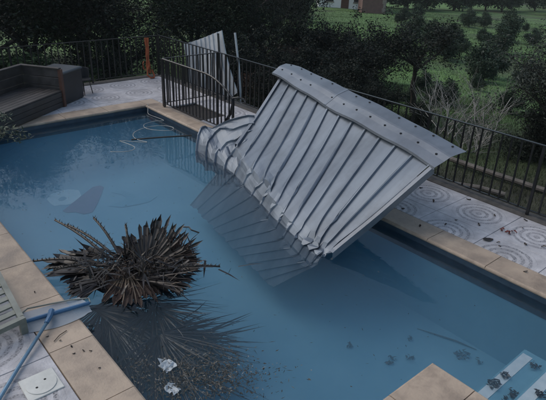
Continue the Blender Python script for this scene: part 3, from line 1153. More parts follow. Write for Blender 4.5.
lng = empty('sun_lounger', (0.6, 5.4, 0), 0, 'pale grey resin sun lounger corner at the left edge of the picture', 'sun lounger')
MB().bar((0.955, 4.54, 0.15), (1.02, 5.62, 0.15), 0.052, 0.05).build('side_rail', 'resin_grey', lng)
MB().bar((0.02, 4.37, 0.15), (0.98, 4.52, 0.15), 0.055, 0.05).build('end_rail', 'resin_grey', lng)
MB().bar((0.10, 4.42, 0.15), (0.16, 5.5, 0.15), 0.052, 0.05).build('side_rail', 'resin_grey', lng)
for k in range(7):
    yy = 4.66 + k * 0.135
    MB().bar((0.12 + 0.008 * k, yy - 0.12, 0.152), (0.95 + 0.008 * k, yy + 0.005, 0.152), 0.07, 0.016).build('slat', 'resin_grey', lng)
for (lx, ly) in ((0.955, 4.52), (0.11, 4.39), (1.01, 5.55), (0.16, 5.45)):
    MB().box(lx - 0.03, lx + 0.03, ly - 0.03, ly + 0.03, 0.0, 0.172, bev=0.008).build('leg', 'resin_grey', lng)

lid = empty('skimmer_lid', (0.84, 3.76, 0.0), 0, 'white square skimmer cover with round lid set in the left tiles', 'skimmer lid')
MB().box(0.70, 0.985, 3.62, 3.905, 0.0, 0.010, bev=0.004).build('cover_plate', 'white_plastic', lid)
MB().disc((0.845, 3.765, 0.0105), 0.122, 0.006, 32).build('round_lid', 'white_plastic', lid)
for (hx, hy, hr) in ((0.80, 3.735, 0.011), (0.885, 3.79, 0.011)):
    MB().disc((hx, hy, 0.0155), hr, 0.0015, 10).build('finger_hole', 'dark_hole', lid)

# ---------------------------------------------------------------- floating hose and pole by the far corner
W = WZ
hz = [(5.66, 10.80, 0.014), (5.62, 10.68, 0.02), (5.56, 10.58, -0.06), (5.50, 10.44, W), (5.54, 10.05, W), (5.78 - 0.25, 9.86, W), (5.36, 9.93, W), (5.08, 9.86, W), (4.98, 9.62, W), (5.10, 9.38, W), (5.32, 9.22, W), (5.46, 9.36, W),
      (5.34, 9.58, W), (5.05, 9.66, W), (4.72, 9.55, W), (4.55, 9.33, W), (4.52, 9.08, W), (4.60, 8.86, W), (4.45, 8.98, W), (4.22, 9.22, W), (4.26, 9.0, W), (4.28, 8.75, W), (4.16, 8.62, W), (3.98, 8.66, W), (3.82, 8.78, W)]


def smooth_path(p, k=4):
    out = []
    for i in range(len(p) - 1):
        a, b, c, d = (Vector(p[max(0, i - 1)]), Vector(p[i]), Vector(p[i + 1]), Vector(p[min(len(p) - 1, i + 2)]))
        for s in range(k):
            t = s / k
            out.append(0.5 * ((2 * b) + (c - a) * t + (2 * a - 5 * b + 4 * c - d) * t * t + (3 * b - a - 3 * c + d) * t ** 3))
    out.append(Vector(p[-1]))
    return out


tag(MB().tube(smooth_path(hz), 0.0065, 6).build('floating_hose', 'hose_white', smooth=True), 'thin white hose floating in loops below the far pool corner', 'hose')
tag(MB().tube([(4.42, 9.15, W), (4.95, 8.95, W + 0.004), (5.5, 8.72, W)], 0.016, 6).build('floating_stick', 'petiole'), 'thin dark stick floating beside the white hose', 'stick')

# ---------------------------------------------------------------- mosaic figure on the pool floor
ms = empty('floor_mosaic', (3.5, 9.2, FLOOR), 0, 'blurred violet and pale mosaic figure on the pool floor', 'mosaic')
rx, fx = Vector((0.76, -0.65, 0)), Vector((0.65, 0.76, 0))
mc = Vector((3.50, 9.18, FLOOR + 0.005))


def patch(name, pts, m, dz):
    MB().poly([tuple(mc + rx * a + fx * b + Vector((0, 0, dz))) for a, b in pts]).__class__
    q = MB()
    q.poly([tuple(mc + rx * a + fx * b + Vector((0, 0, dz))) for a, b in pts])
    return thicken(q.build(name, m, ms), 0.002)


def blob(cx_, cy_, rx_, ry_, n=18, j=0.1):
    return [(cx_ + rx_ * math.cos(2 * math.pi * i / n) * (1 + random.uniform(-j, j)), cy_ + ry_ * math.sin(2 * math.pi * i / n) * (1 + random.uniform(-j, j))) for i in range(n)]


patch('pale_disc', blob(-0.50, 0.08, 0.30, 0.36), 'mosaic_pale', 0.0)
patch('dark_eye', blob(-0.52, 0.0, 0.07, 0.09), 'mosaic_dark', 0.004)
patch('violet_figure', [(-0.34, -0.50), (-0.26, -0.10), (-0.18, 0.30), (-0.12, 0.58), (0.0, 0.66), (0.10, 0.58), (0.15, 0.20), (0.19, -0.20), (0.20, -0.50), (0.08, -0.60), (-0.10, -0.52), (-0.24, -0.56)], 'mosaic_violet', 0.004)
patch('curled_tail', [(0.30, 0.36), (0.55, 0.44), (0.76, 0.30), (0.86, 0.08), (1.05, 0.12), (1.22, 0.26), (1.12, 0.0), (0.92, -0.14), (0.66, -0.28), (0.42, -0.24), (0.60, -0.02), (0.64, 0.16), (0.52, 0.28)], 'mosaic_dark', 0.004)

# ---------------------------------------------------------------- fallen palm crown (dead fan fronds)
PA = math.atan2(-0.65, 0.76)
palm = empty('fallen_palm_crown', (2.30, 5.08, WZ), PA, 'dark clump of dead fan palm fronds floating in the pool', 'palm crown')


def frond(base, d, radius, nleaf, spread, droop, m, up=(0, 0, 1), w=0.022, sub=None, parent=palm, name='frond', jitter=0.12, blunt=0.0):
    """fan leaf: folded leaflets radiating from base around direction d"""
    b, d = Vector(base), Vector(d).normalized()
    u = Vector(up)
    s = d.cross(u)
    if s.length < 0.05:
        s = Vector((1, 0, 0))
    s.normalize()
    nrm = s.cross(d).normalized()
    m_ = MB()
    for i in range(nleaf):
        a = spread * ((i + random.uniform(-0.3, 0.3)) / (nleaf - 1) - 0.5)
        dirv = d * math.cos(a) + s * math.sin(a)
        L = radius * random.uniform(0.72, 1.08) * (0.75 + 0.25 * math.cos(a * 0.8))
        side = nrm.cross(dirv).normalized()
        wl_ = w * random.uniform(0.7, 1.3)
        wob = Vector((random.gauss(0, jitter), random.gauss(0, jitter), random.gauss(0, jitter))) * radius
        p0 = b + dirv * 0.03
        p1 = b + dirv * L * 0.4 + wob * 0.15
        p2 = b + dirv * L * (0.75 + 0.12 * blunt) + wob * 0.5 - Vector((0, 0, droop * L * 0.25))
        p3 = b + dirv * L * (1 - 0.10 * blunt) + wob - Vector((0, 0, droop * L * 0.7))
        k_ = len(m_.v)
        fold = nrm * wl_ * 0.5
        if blunt and random.random() < 0.25:
            p3 = p2.lerp(p3, random.uniform(0.1, 0.6)) + wob * 0.4
        for p, ww in ((p0, 0.35), (p1, 1.0), (p2, max(0.7, 1.35 * blunt + 0.25))):
            m_.v += [tuple(p - side * wl_ * ww), tuple(p - fold * ww), tuple(p + side * wl_ * ww)]
        m_.v.append(tuple(p3))
        for r_ in (0, 3):
            m_.f += [(k_ + r_, k_ + r_ + 1, k_ + r_ + 4, k_ + r_ + 3), (k_ + r_ + 1, k_ + r_ + 2, k_ + r_ + 5, k_ + r_ + 4)]
        m_.f += [(k_ + 6, k_ + 7, k_ + 9), (k_ + 7, k_ + 8, k_ + 9)]
    return m_.build(name, m, parent, local=True)


def stalk(a, b, r=0.016, teeth=True, parent=palm, curve=0.05):
    a, b = Vector(a), Vector(b)
    m_ = MB()
    pts = [a.lerp(b, t) + Vector((0, 0, curve * math.sin(math.pi * t))) for t in np.linspace(0, 1, 7)]
    m_.tube(pts, [r * (1.15 - 0.45 * i / 6) for i in range(7)], 6)
    if teeth:
        for t in np.linspace(0.25, 0.98, 13):
            p = a.lerp(b, t) + Vector((0, 0, curve * math.sin(math.pi * t)))
            for s_ in (-1, 1):
                q = p + Vector((random.uniform(-0.01, 0.03), s_ * 0.012, 0.024 + random.uniform(0, 0.014))) + (b - a).normalized() * 0.012
                m_.tube([p, q], [r * 0.45, 0.001], 4, cap=False)
    return m_.build('petiole', 'petiole', parent, local=True)


# woody heart of the crown, mostly buried under leaflets
m_ = MB()
n1, n2 = 14, 7
for j in range(n2):
    t = j / (n2 - 1)
    for i in range(n1):
        a = 2 * math.pi * i / n1
        r = (0.06 + 0.24 * math.sin(math.pi * (0.15 + 0.80 * t))) * (1 + 0.2 * random.uniform(-1, 1))
        m_.v.append((0.02 + r * math.cos(a) * 1.5, -0.12 + r * math.sin(a) * 0.9, -0.16 + 0.26 * t))
for j in range(n2 - 1):
    for i in range(n1):
        m_.f.append((j * n1 + i, j * n1 + (i + 1) % n1, (j + 1) * n1 + (i + 1) % n1, (j + 1) * n1 + i))
m_.f.append(tuple((n2 - 1) * n1 + i for i in range(n1)))
m_.build('crown_heart', 'palm_rust', palm, local=True)
random.seed(21)
D_ = math.radians
CAMUP = (0, -0.8, 0.6)
# the big pleated fan on the right, facing the near side, with a ragged one behind it
frond((0.18, -0.02, 0.02), (0.62, 0.40, 0.52), 0.60, 46, D_(190), 0.0, 'palm_brown', up=CAMUP, w=0.020, jitter=0.02, blunt=0.75)
frond((0.26, 0.06, 0.04), (0.72, 0.50, 0.50), 0.64, 34, D_(130), 0.0, 'palm_dark', up=CAMUP, w=0.019, jitter=0.06, blunt=0.6)
frond((0.55, 0.12, 0.12), (0.40, 0.30, 0.50), 0.30, 60, D_(260), 0.0, 'palm_rust', up=CAMUP, w=0.008, jitter=0.2)
frond((0.46, -0.02, 0.06), (0.8, 0.25, 0.10), 0.40, 30, D_(75), 0.10, 'palm_brown', w=0.017, jitter=0.05, blunt=0.6)
# broad dark blades lying flat to the left
frond((-0.38, 0.06, 0.05), (-1.0, 0.06, 0.02), 0.64, 14, D_(34), 0.10, 'palm_dark', w=0.046, jitter=0.05, blunt=0.55)
frond((-0.30, -0.12, 0.06), (-1.0, 0.02, 0.02), 0.60, 14, D_(40), 0.12, 'palm_dark', w=0.042, jitter=0.05, blunt=0.5)
frond((-0.26, 0.16, 0.06), (-1.0, 0.10, 0.04), 0.52, 12, D_(35), 0.08, 'palm_dark', w=0.034, jitter=0.06, blunt=0.5)
frond((-0.40, -0.16, 0.04), (-0.6, -0.5, -0.02), 0.34, 18, D_(60), 0.12, 'palm_dark', w=0.028, jitter=0.07, blunt=0.5)
frond((-0.16, -0.02, 0.10), (0.4, -0.5, 0.05), 0.36, 20, D_(110), 0.2, 'palm_rust', w=0.022, jitter=0.14, blunt=0.5)
# fan hanging to the near side, straw leaflets over rust
frond((0.08, -0.18, 0.08), (0.30, -1.0, -0.10), 0.56, 40, D_(90), 0.12, 'palm_rust', w=0.022, jitter=0.03, blunt=0.6)
frond((0.02, -0.16, 0.11), (0.22, -1.0, -0.14), 0.58, 12, D_(62), 0.12, 'palm_straw', w=0.008, jitter=0.05)
frond((-0.20, -0.30, 0.06), (-0.7, -0.35, -0.06), 0.44, 30, D_(85), 0.15, 'palm_dark', w=0.022, jitter=0.05, blunt=0.5)
frond((0.44, -0.22, 0.04), (0.6, -0.15, -0.02), 0.36, 30, D_(80), 0.14, 'palm_dark', w=0.020, jitter=0.06, blunt=0.5)
frond((0.10, -0.30, 0.08), (1.0, 0.10, 0.03), 0.74, 22, D_(50), 0.12, 'palm_brown', w=0.014, jitter=0.10)
frond((0.05, 0.10, 0.06), (0.1, 1.0, 0.10), 0.34, 20, D_(150), 0.1, 'palm_dark', w=0.018, blunt=0.4)
frond((-0.02, 0.02, 0.08), (-0.2, 0.0, 0.35), 0.22, 22, D_(250), 0.2, 'palm_dark', up=CAMUP, w=0.014, jitter=0.3)
for a, b in (((-0.22, 0.05, 0.10), (-1.04, 0.60, 0.30)), ((-0.15, 0.08, 0.10), (-0.88, 0.56, 0.26)), ((-0.12, 0.10, 0.12), (-0.52, 0.50, 0.40)), ((-0.30, -0.02, 0.08), (-1.12, 0.02, 0.06)),
             ((0.25, -0.18, 0.08), (1.06, -0.02, 0.10)), ((0.0, 0.10, 0.15), (-0.10, 0.35, 0.40)), ((-0.2, -0.1, 0.1), (-0.75, -0.30, 0.16))):
    stalk(a, b, r=0.017)
# thin broken fruit stems and tangled twigs
for k in range(34):
    up_ = k < 12
    p = Vector((random.uniform(-0.1, 0.5), random.uniform(0.1, 0.3), 0.15)) if up_ else Vector((random.gauss(0.05, 0.25), random.gauss(-0.05, 0.12), random.uniform(0.06, 0.18)))
    pts = [p]
    for _ in range(4):
        pts.append(pts[-1] + (Vector((random.uniform(-0.08, 0.08), random.uniform(-0.02, 0.07), random.uniform(0.01, 0.09))) if up_ else Vector((random.uniform(-0.12, 0.12), random.uniform(-0.07, 0.05), random.uniform(-0.03, 0.05)))))
    MB().tube(pts, [0.006, 0.0055, 0.005, 0.004, 0.003], 5).build('fruit_stem', 'petiole' if k % 4 else 'palm_straw', palm, local=True)
# loose leaflets tangled over the heart
for n_, mm, wmax in ((620, 'palm_dark', 0.013), (90, 'palm_straw', 0.005)):
    m_ = MB()
    for k in range(n_):
        p = Vector((random.gauss(0.06, 0.30), random.gauss(-0.08, 0.15), random.uniform(0.03, 0.20)))
        d = Vector((random.gauss(0, 1), random.gauss(-0.2, 0.7), random.gauss(0, 0.45))).normalized() * random.uniform(0.10, 0.32)
        s_ = d.cross(Vector((0, 0, 1))).normalized() * random.uniform(0.003, wmax)
        m_.poly([p - s_, p + d * 0.5 - s_ + Vector((0, 0, 0.01)), p + d, p + d * 0.5 + s_ + Vector((0, 0, 0.01)), p + s_])
    tag(m_.build('loose_leaflets', mm, palm, local=True), kind='stuff')
# drowned fronds of the same crown
rr = random.Random(12)
for k in range(32):
    t = k / 31
    b = (rr.uniform(-0.35, 0.70), rr.uniform(-1.15, -0.05), rr.uniform(-0.58, -0.20))
    a = rr.uniform(-2.2, 0.1)
    d = (math.cos(a), math.sin(a), rr.uniform(-0.16, 0.02))
    frond(b, d, rr.uniform(0.55, 1.0), 34, rr.uniform(1.2, 2.9), 0.08, 'palm_dark' if k % 3 else 'palm_brown', w=rr.uniform(0.008, 0.014), name='drowned_frond', jitter=0.10)

# ---------------------------------------------------------------- floating litter, scraps, leaves
random.seed(5)


def litter(name, n, pos, size, m, z=WZ + 0.004, parent=None, twig=0.25):
    m_ = MB()
    for _ in range(n):
        x_, y_ = pos()
        a = random.uniform(0, 6.28)
        L = size * random.uniform(0.4, 1.6)
        w_ = L * random.uniform(0.18, 0.45)
        if random.random() < twig:
            L, w_ = L * 2.2, 0.003
        d = Vector((math.cos(a), math.sin(a), random.gauss(0, 0.1)))
        s_ = Vector((-math.sin(a), math.cos(a), random.gauss(0, 0.25)))
        c = Vector((x_, y_, z + random.uniform(0, 0.012)))
        m_.poly([c - d * L, c - d * L * 0.1 + s_ * w_, c + d * L, c - d * L * 0.1 - s_ * w_])
    return m_.build(name, m, parent)


PR, PF = Vector((0.76, -0.65)), Vector((0.65, 0.76))


def raft():
    while True:
        q = Vector((2.02, 3.12)) + PR * random.gauss(0, 0.30) + PF * random.gauss(0, 0.17)
        if q.x > WX0 + 0.04 and q.y > WY0 + 0.03:
            return q.x, q.y


tag(litter('floating_leaf_litter', 1500, raft, 0.014, 'litter_dark'), 'raft of brown leaf bits and twigs floating near the left coping', 'leaf litter', kind='stuff')
tag(litter('floating_leaf_litter', 260, raft, 0.010, 'litter_pale', z=WZ + 0.010), 'pale straw bits floating over the brown leaf raft', 'leaf litter', kind='stuff')
tag(litter('floating_leaf_litter', 420, lambda: (random.uniform(1.5, 5.5), random.uniform(1.9, 10.6)), 0.008, 'litter_dark', twig=0.4), 'tiny dark specks scattered over the open pool water', 'leaf litter', kind='stuff')


def scrap(cx_, cy_, sx, sy, label, seed):
    rr = random.Random(seed)
    m_ = MB()
    n_ = 6
    for i in range(n_):
        for j in range(n_):
            m_.v.append((cx_ + sx * (i / 5 - 0.5) + rr.gauss(0, sx * 0.06), cy_ + sy * (j / 5 - 0.5) + rr.gauss(0, sy * 0.06), WZ + 0.004 + abs(rr.gauss(0, 0.012))))
    for i in range(n_ - 1):
        for j in range(n_ - 1):
            if (i, j) in ((0, 0), (4, 4), (0, 4)):
                continue
            m_.f.append((i * n_ + j, (i + 1) * n_ + j, (i + 1) * n_ + j + 1, i * n_ + j + 1))
    tag(thicken(m_.build('plastic_scrap', 'scrap_white'), 0.002), label, 'plastic scrap')


scrap(1.83, 3.44, 0.13, 0.17, 'larger crumpled white plastic scrap floating in the leaf raft', 3)
scrap(1.72, 3.16, 0.10, 0.15, 'smaller white plastic scrap floating nearest the left coping', 4)


def leaf_mesh(L, w_, seed):
    rr = random.Random(seed)
    m_ = MB()
    n_ = 5
    for i in range(n_ + 1):
        t = i / n_
        ww = w_ * math.sin(math.pi * (0.06 + 0.9 * t)) * rr.uniform(0.8, 1.15)
        z = 0.012 + 0.010 * math.sin(3 * t + seed)
        m_.v += [(L * (t - 0.5), -ww, z + rr.uniform(0, 0.008)), (L * (t - 0.5), 0, z - 0.006), (L * (t - 0.5), ww, z + rr.uniform(0, 0.008))]
    for i in range(n_):
        for j in range(2):
            m_.f.append((3 * i + j, 3 * i + 3 + j, 3 * i + 4 + j, 3 * i + 1 + j))
    return m_


LEAF = [leaf_mesh(0.055, 0.016, s).mesh('leaf', 'wet_leaf') for s in (1, 2, 3)]
spots = [(6.62, 3.90), (6.88, 4.31), (6.05, 4.02), (6.12, 3.36), (6.36, 3.35), (6.50, 3.08), (6.25, 2.66), (6.18, 2.60), (6.50, 2.42), (6.90, 2.66), (7.16, 2.75), (7.12, 3.62), (6.62, 2.24), (5.80, 3.55), (6.95, 3.1), (6.75, 2.05), (5.86, 2.1), (6.3, 4.4)]
for i, (x_, y_) in enumerate(spots):
    o = link('fallen_leaf', LEAF[i % 3], loc=(x_, y_, 0.0), rz=random.uniform(0, 6.28))
    o.scale = (random.uniform(0.8, 1.3),) * 3
    tag(o, 'small dark wet leaf lying on the right-hand deck or coping', 'leaf', 'small leaves on the right-hand deck')
o = tag(leaf_mesh(0.15, 0.045, 9).build('fallen_leaf', 'wet_leaf', loc=(6.21, 2.78, 0.004), rz=-0.5), 'largest dark curled leaf beside the right coping edge', 'leaf')
flower = empty('fallen_flower', (6.62, 2.72, 0.0), 0.3, 'reddish fallen flower spray on the right-hand deck tiles', 'flower')
for k in range(9):
    o = link('petal', leaf_mesh(0.05, 0.014, k + 20).mesh('petal', 'red_petal'), flower, loc=(random.uniform(-0.07, 0.07), random.uniform(-0.10, 0.10), random.uniform(0, 0.012)), rz=random.uniform(0, 6.28))
lspots = [(1.17, 4.20), (1.22, 4.06), (1.20, 3.96), (1.28, 3.94), (1.33, 3.9), (1.1, 4.33), (1.25, 5.1), (1.3, 3.65)]
for i, (x_, y_) in enumerate(lspots):
    o = link('fallen_leaf', LEAF[i % 3], loc=(x_, y_, 0.0), rz=random.uniform(0, 6.28))
    o.scale = (0.5, 0.5, 0.5)
    tag(o, 'tiny dark leaf crumb on the left stone coping', 'leaf', 'leaf crumbs on the left coping')
tw = MB().tube([(1.12, 4.22, 0.008), (1.19, 4.27, 0.012), (1.27, 4.30, 0.008)], 0.004, 5).build('broken_twig', 'petiole')
tag(tw, 'thin dark twig on the left coping just below the blue net', 'twig')


def clump(px, label, r, n, seed, z=FLOOR):
    rr = random.Random(seed)
    m_ = MB()
    for _ in range(n):
        a, q = rr.uniform(0, 6.28), 0.75 * r * math.sqrt(rr.random())
        c = Vector((px[0] + q * math.cos(a) * 1.2, px[1] + q * math.sin(a), z + rr.uniform(0.012, 0.05)))
        b = rr.uniform(0, 6.28)
        L = rr.uniform(0.015, 0.032)
        d, s_ = Vector((math.cos(b), math.sin(b), rr.gauss(0, 0.3))) * L, Vector((-math.sin(b), math.cos(b), rr.gauss(0, 0.3))) * L * 0.4
        m_.poly([c - d, c + s_, c + d, c - s_])
    tag(m_.build('sunken_leaf_clump', 'wet_leaf'), label, 'leaf clump')


clump((4.52, 2.84), 'small sunken leaf clump straight above the near coping corner', 0.09, 26, 1)
clump((4.74, 2.72), 'sunken leaf patch just right of the small clump', 0.06, 14, 2)
clump((5.30, 2.36), 'biggest round sunken leaf clump left of the underwater steps', 0.12, 48, 3)
clump((5.38, 2.16), 'little sunken leaf clump between the biggest one and the steps', 0.05, 10, 4)
clump((5.05, 2.95), 'faint sunken leaf clump far out from the near corner', 0.05, 10, 5)
clump((4.33, 3.35), 'faint sunken leaf clump nearest the roof sheet', 0.05, 9, 6)
clump((4.08, 1.60), 'leaf clump on the lower white step edge near the coping', 0.06, 26, 7, z=-0.50)
clump((4.42, 1.58), 'leaf clump midway along the lower white step edge', 0.08, 34, 8, z=-0.50)
clump((4.62, 1.57), 'leaf clump near the far end of the lower white step edge', 0.06, 24, 9, z=-0.50)
clump((4.45, 1.40), 'leaf clump on the blue lower step tread', 0.07, 24, 10, z=-0.50)
clump((4.42, 1.16), 'leaf clump across the upper white step edge', 0.06, 22, 11, z=-0.30)
clump((4.30, 1.36), 'brown leaves gathered on the tread beside the coping', 0.10, 30, 12, z=-0.50)
clump((5.0, 1.45), 'yellowish sunken leaf clump at the right end of the steps', 0.07, 18, 13, z=-0.50)
tag(MB().tube([(5.30 + 0.0, 3.02, FLOOR + 0.01), (5.41, 2.72, FLOOR + 0.02), (5.48, 2.55, FLOOR + 0.02), (5.55, 2.30, FLOOR + 0.012)], [0.004, 0.011, 0.012, 0.004], 6).build('sunken_branch', 'petiole'), 'thin dark branch sunk on the pool floor before the steps', 'branch')
tag(MB().tube([(3.36, 5.60, WZ), (3.40, 5.52, WZ + 0.02), (3.37, 5.42, WZ + 0.03), (3.44, 5.34, WZ)], 0.010, 5).build('floating_twig', 'petiole'), 'crooked dark twig floating alone left of the roof sheet', 'twig')

# ---------------------------------------------------------------- vegetation


def crown_mesh(name, m, n, centres, sig, size, aspect=2.2, flat=0.6, seed=1):
    r = np.random.default_rng(seed)
    c = np.array([q[:3] for q in centres])
    wgt = np.array([q[3] ** 2 for q in centres])
    idx = r.choice(len(c), n, p=wgt / wgt.sum())
    rad = np.array([q[3] for q in centres])[idx]
    dirs = r.normal(size=(n, 3))
    dirs /= np.linalg.norm(dirs, axis=1)[:, None]
    rr = rad * (0.35 + 0.75 * r.random(n) ** 0.6) * (1 + sig * r.normal(size=n))
    pos = c[idx] + dirs * rr[:, None] * np.array((1, 1, 0.8))
    a = r.normal(size=(n, 3))
    a[:, 2] = a[:, 2] * flat - 0.25
    a /= np.linalg.norm(a, axis=1)[:, None]
    b = np.cross(a, r.normal(size=(n, 3)))
    b /= np.linalg.norm(b, axis=1)[:, None]
    L = size * (0.45 + 1.5 * r.random(n) ** 2.2)
    w = L / aspect
    v = np.empty((n, 4, 3))
    v[:, 0] = pos - a * (L * 0.5)[:, None]
    v[:, 1] = pos + b * (w * 0.5)[:, None]
    v[:, 2] = pos + a * (L * 0.5)[:, None]
    v[:, 3] = pos - b * (w * 0.5)[:, None]
    me = bpy.data.meshes.new(name)
    me.vertices.add(n * 4)
    me.vertices.foreach_set('co', v.reshape(-1))
    me.loops.add(n * 4)
    me.loops.foreach_set('vertex_index', np.arange(n * 4))
    me.polygons.add(n)
    me.polygons.foreach_set('loop_start', np.arange(0, n * 4, 4))
    me.materials.append(MATS[m])
    me.update(calc_edges=True)
    return me


def branch_mesh(seed, height, spread, levels, r0, m='bark', start=0.35, nb=5, lean=(0, 0), wig=0.12):
    """tapered trunk with limbs; returns mesh and limb tips"""
    rr = random.Random(seed)
    m_ = MB()
    tips = []

    def grow(p, d, L, r, lv):
        pts, rad = [p], [r]
        n_ = 5
        for i in range(n_):
            d = (d + Vector((rr.gauss(0, wig), rr.gauss(0, wig), rr.gauss(0.03, wig * 0.6)))).normalized()
            pts.append(pts[-1] + d * (L / n_))
            rad.append(r * (1 - 0.55 * (i + 1) / n_))
        m_.tube(pts, rad, 7 if lv == 0 else (5 if lv == 1 else 4), cap=(lv == 0))
        if lv >= levels:
            tips.append(pts[-1])
            tips.append(pts[3])
            return
        for k in range(nb if lv == 0 else 3):
            t = rr.uniform(start if lv == 0 else 0.35, 1.0)
            i = min(n_ - 1, int(t * n_))
            q = pts[i].lerp(pts[i + 1], t * n_ - i)
            a = rr.uniform(0, 6.28)
            nd = (d * 0.55 + Vector((math.cos(a), math.sin(a), rr.uniform(-0.05, 0.55))) * spread).normalized()
            grow(q, nd, L * rr.uniform(0.5, 0.75), rad[i] * 0.62, lv + 1)
        tips.append(pts[-1])
    grow(Vector((0, 0, -0.25)), Vector((lean[0], lean[1], 1)).normalized(), height, r0, 0)
    return m_.mesh('trunk', m, True), tips


def tree_kind(seed, height, spread, m, nleaf, size, clump_r, r0, aspect=2.2, levels=2, extra=0, crown=None, lean=(0, 0), start=0.35, barkm='bark', nb=6):
    tm, tips = branch_mesh(seed, height, spread, levels, r0, barkm, start, nb, lean)
    rr = random.Random(seed + 99)
    cs = [(t.x, t.y, t.z, clump_r * rr.uniform(0.6, 1.25)) for t in tips]
    for _ in range(extra):
        t = rr.choice(tips)
        cs.append((t.x + rr.gauss(0, clump_r), t.y + rr.gauss(0, clump_r), t.z + rr.gauss(0, clump_r * 0.7), clump_r * rr.uniform(0.5, 1.1)))
    cm = crown_mesh('crown', m, nleaf, cs, 0.18, size, aspect, seed=seed)
    return tm, cm


KIND = {
    'tall': tree_kind(3, 3.6, 1.0, 'leaf_dark', 60000, 0.062, 0.75, 0.16, extra=16, start=0.15, nb=8),
    'tall2': tree_kind(14, 3.3, 1.1, 'leaf_mid', 56000, 0.060, 0.7, 0.15, extra=16, start=0.12, nb=8),
    'shrub': tree_kind(5, 1.25, 1.2, 'leaf_dark', 26000, 0.06, 0.36, 0.06, extra=14, start=0.05, nb=9),
    'rusty': tree_kind(6, 1.1, 1.2, 'leaf_rust', 5000, 0.08, 0.32, 0.05, extra=8, start=0.05, nb=8),
    'bush': tree_kind(8, 0.9, 1.2, 'leaf_bush', 22000, 0.055, 0.28, 0.04, extra=14, start=0.02, nb=10),
    'olive': tree_kind(9, 2.2, 0.9, 'leaf_olive', 24000, 0.065, 0.36, 0.10, aspect=3.6, extra=26, start=0.2, nb=9),
    'leaning': tree_kind(12, 2.3, 0.8, 'leaf_dark', 15000, 0.06, 0.34, 0.13, extra=10, start=0.8, nb=6, lean=(0.02, 0.12)),
    'far': tree_kind(10, 1.8, 1.1, 'leaf_far', 9000, 0.15, 0.55, 0.09, extra=10, start=0.15, nb=7),
}


def plant(kind, name, x_, y_, sc, label, cat, group=None, rz=None, z=None, sz=None):
    tm, cm = KIND[kind]
    root = empty(name, (x_, y_, ground_z(x_, y_) if z is None else z), random.uniform(0, 6.28) if rz is None else rz, label, cat, group)
    root.scale = (sc, sc, sz or sc)
    link('trunk', tm, root)
    link('crown', cm, root)
    return root


random.seed(31)
DARK = 'dark trees crowding behind the back railing'
for x_, y_, sc, kd, lb in (
        (2.6, 17.0, 1.05, 'tall', 'leftmost dark tree behind the back railing'),
        (5.6, 18.2, 1.1, 'tall2', 'dark tree behind the railing above the sofa'),
        (8.6, 18.0, 1.1, 'tall', 'dark tree behind the orange strap corner'),
        (11.2, 17.4, 1.0, 'tall2', 'dark tree behind and left of the white panel'),
        (13.2, 16.2, 0.95, 'tall', 'dark tree behind and right of the white panel'),
        (5.0, 23.5, 1.3, 'tall', 'second-row dark tree at the upper left'),
        (9.6, 23.5, 1.3, 'tall', 'second-row dark tree above the orange strap'),
        (13.8, 22.0, 1.2, 'tall2', 'second-row dark tree above the white panel'),
        (17.5, 21.0, 1.1, 'tall', 'second-row dark tree above the far end of the roof sheet'),
        (-1.5, 17.5, 1.1, 'tall2', 'dark tree reaching in at the upper left corner'),
        (20.5, 25.5, 1.15, 'tall2', 'dark tree left of the distant white house'),
        (25.0, 31.0, 1.2, 'tall', 'farther dark tree left of the distant white house')):
    plant(kd, 'dark_tree', x_, y_, sc, lb, 'tree', DARK)
SHR = 'dark shrubs beyond the long railing'
for x_, y_, sc, kd, lb in (
        (14.6, 15.0, 1.25, 'shrub', 'dark shrub above the far corner of the ridge cap'),
        (15.4, 13.4, 1.2, 'shrub', 'broad dark shrub above the ridge cap left of the leaning tree'),
        (14.2, 12.0, 1.1, 'shrub', 'dark shrub just left of the leaning tree'),
        (12.6, 13.2, 1.0, 'shrub', 'dark shrub close behind the ridge cap'),
        (18.5, 17.0, 0.75, 'shrub', 'dark shrub below the distant brick tower'),
        (12.3, 10.9, 0.85, 'shrub', 'low dark shrub under the leaning tree'),
        (20.0, 19.2, 0.75, 'shrub', 'dark shrub below the distant white house'),
        (12.0, 9.4, 0.6, 'shrub', 'low dark shrub right of the leaning tree trunk'),
        (10.6, 14.2, 1.0, 'shrub', 'dark shrub close behind the white panel'),
        (9.6, 11.4, 0.75, 'shrub', 'dark shrub right beside the white panel'),
        (10.6, 10.2, 0.7, 'shrub', 'dark shrub behind the railing at the roof sheet end'),
        (7.2, 15.6, 0.85, 'shrub', 'dark shrub behind the orange strap'),
        (12.4, 8.3, 0.42, 'shrub', 'low dark shrub behind the railing below the bare shrubs'),
        (12.2, 5.0, 0.7, 'shrub', 'dark shrub under the olive tree at the right edge'),
        (12.6, 3.9, 0.8, 'shrub', 'dark shrub at the right edge under the entering olive branches')):
    plant(kd, 'dark_shrub', x_, y_, sc, lb, 'shrub', SHR)
plant('rusty', 'rusty_shrub', 13.0, 13.9, 1.1, 'rusty brown dying shrub between the dark shrubs above the roof sheet', 'shrub')
plant('rusty', 'rusty_shrub', 10.4, 12.7, 0.8, 'small rusty brown shrub just right of the white panel', 'shrub')
plant('leaning', 'leaning_tree', 13.75, 9.35, 0.85, 'small tree with bare curved trunk at the edge of the green field', 'tree', rz=1.3)
for x_, y_, sc, lb in ((3.6, 14.7, 1.5, 'leafy green bush behind the sofa at the left edge'), (4.7, 14.7, 1.25, 'leafy green bush behind the sofa corner'), (5.8, 14.6, 0.95, 'low green bush behind the garden chair'), (2.5, 14.8, 1.6, 'leafy green bush at the far left of the back railing'), (6.8, 14.5, 0.75, 'low green bush behind the back railing beside the orange strap')):
    plant('bush', 'green_bush', x_, y_, sc, lb, 'bush', 'green bushes behind the back railing')
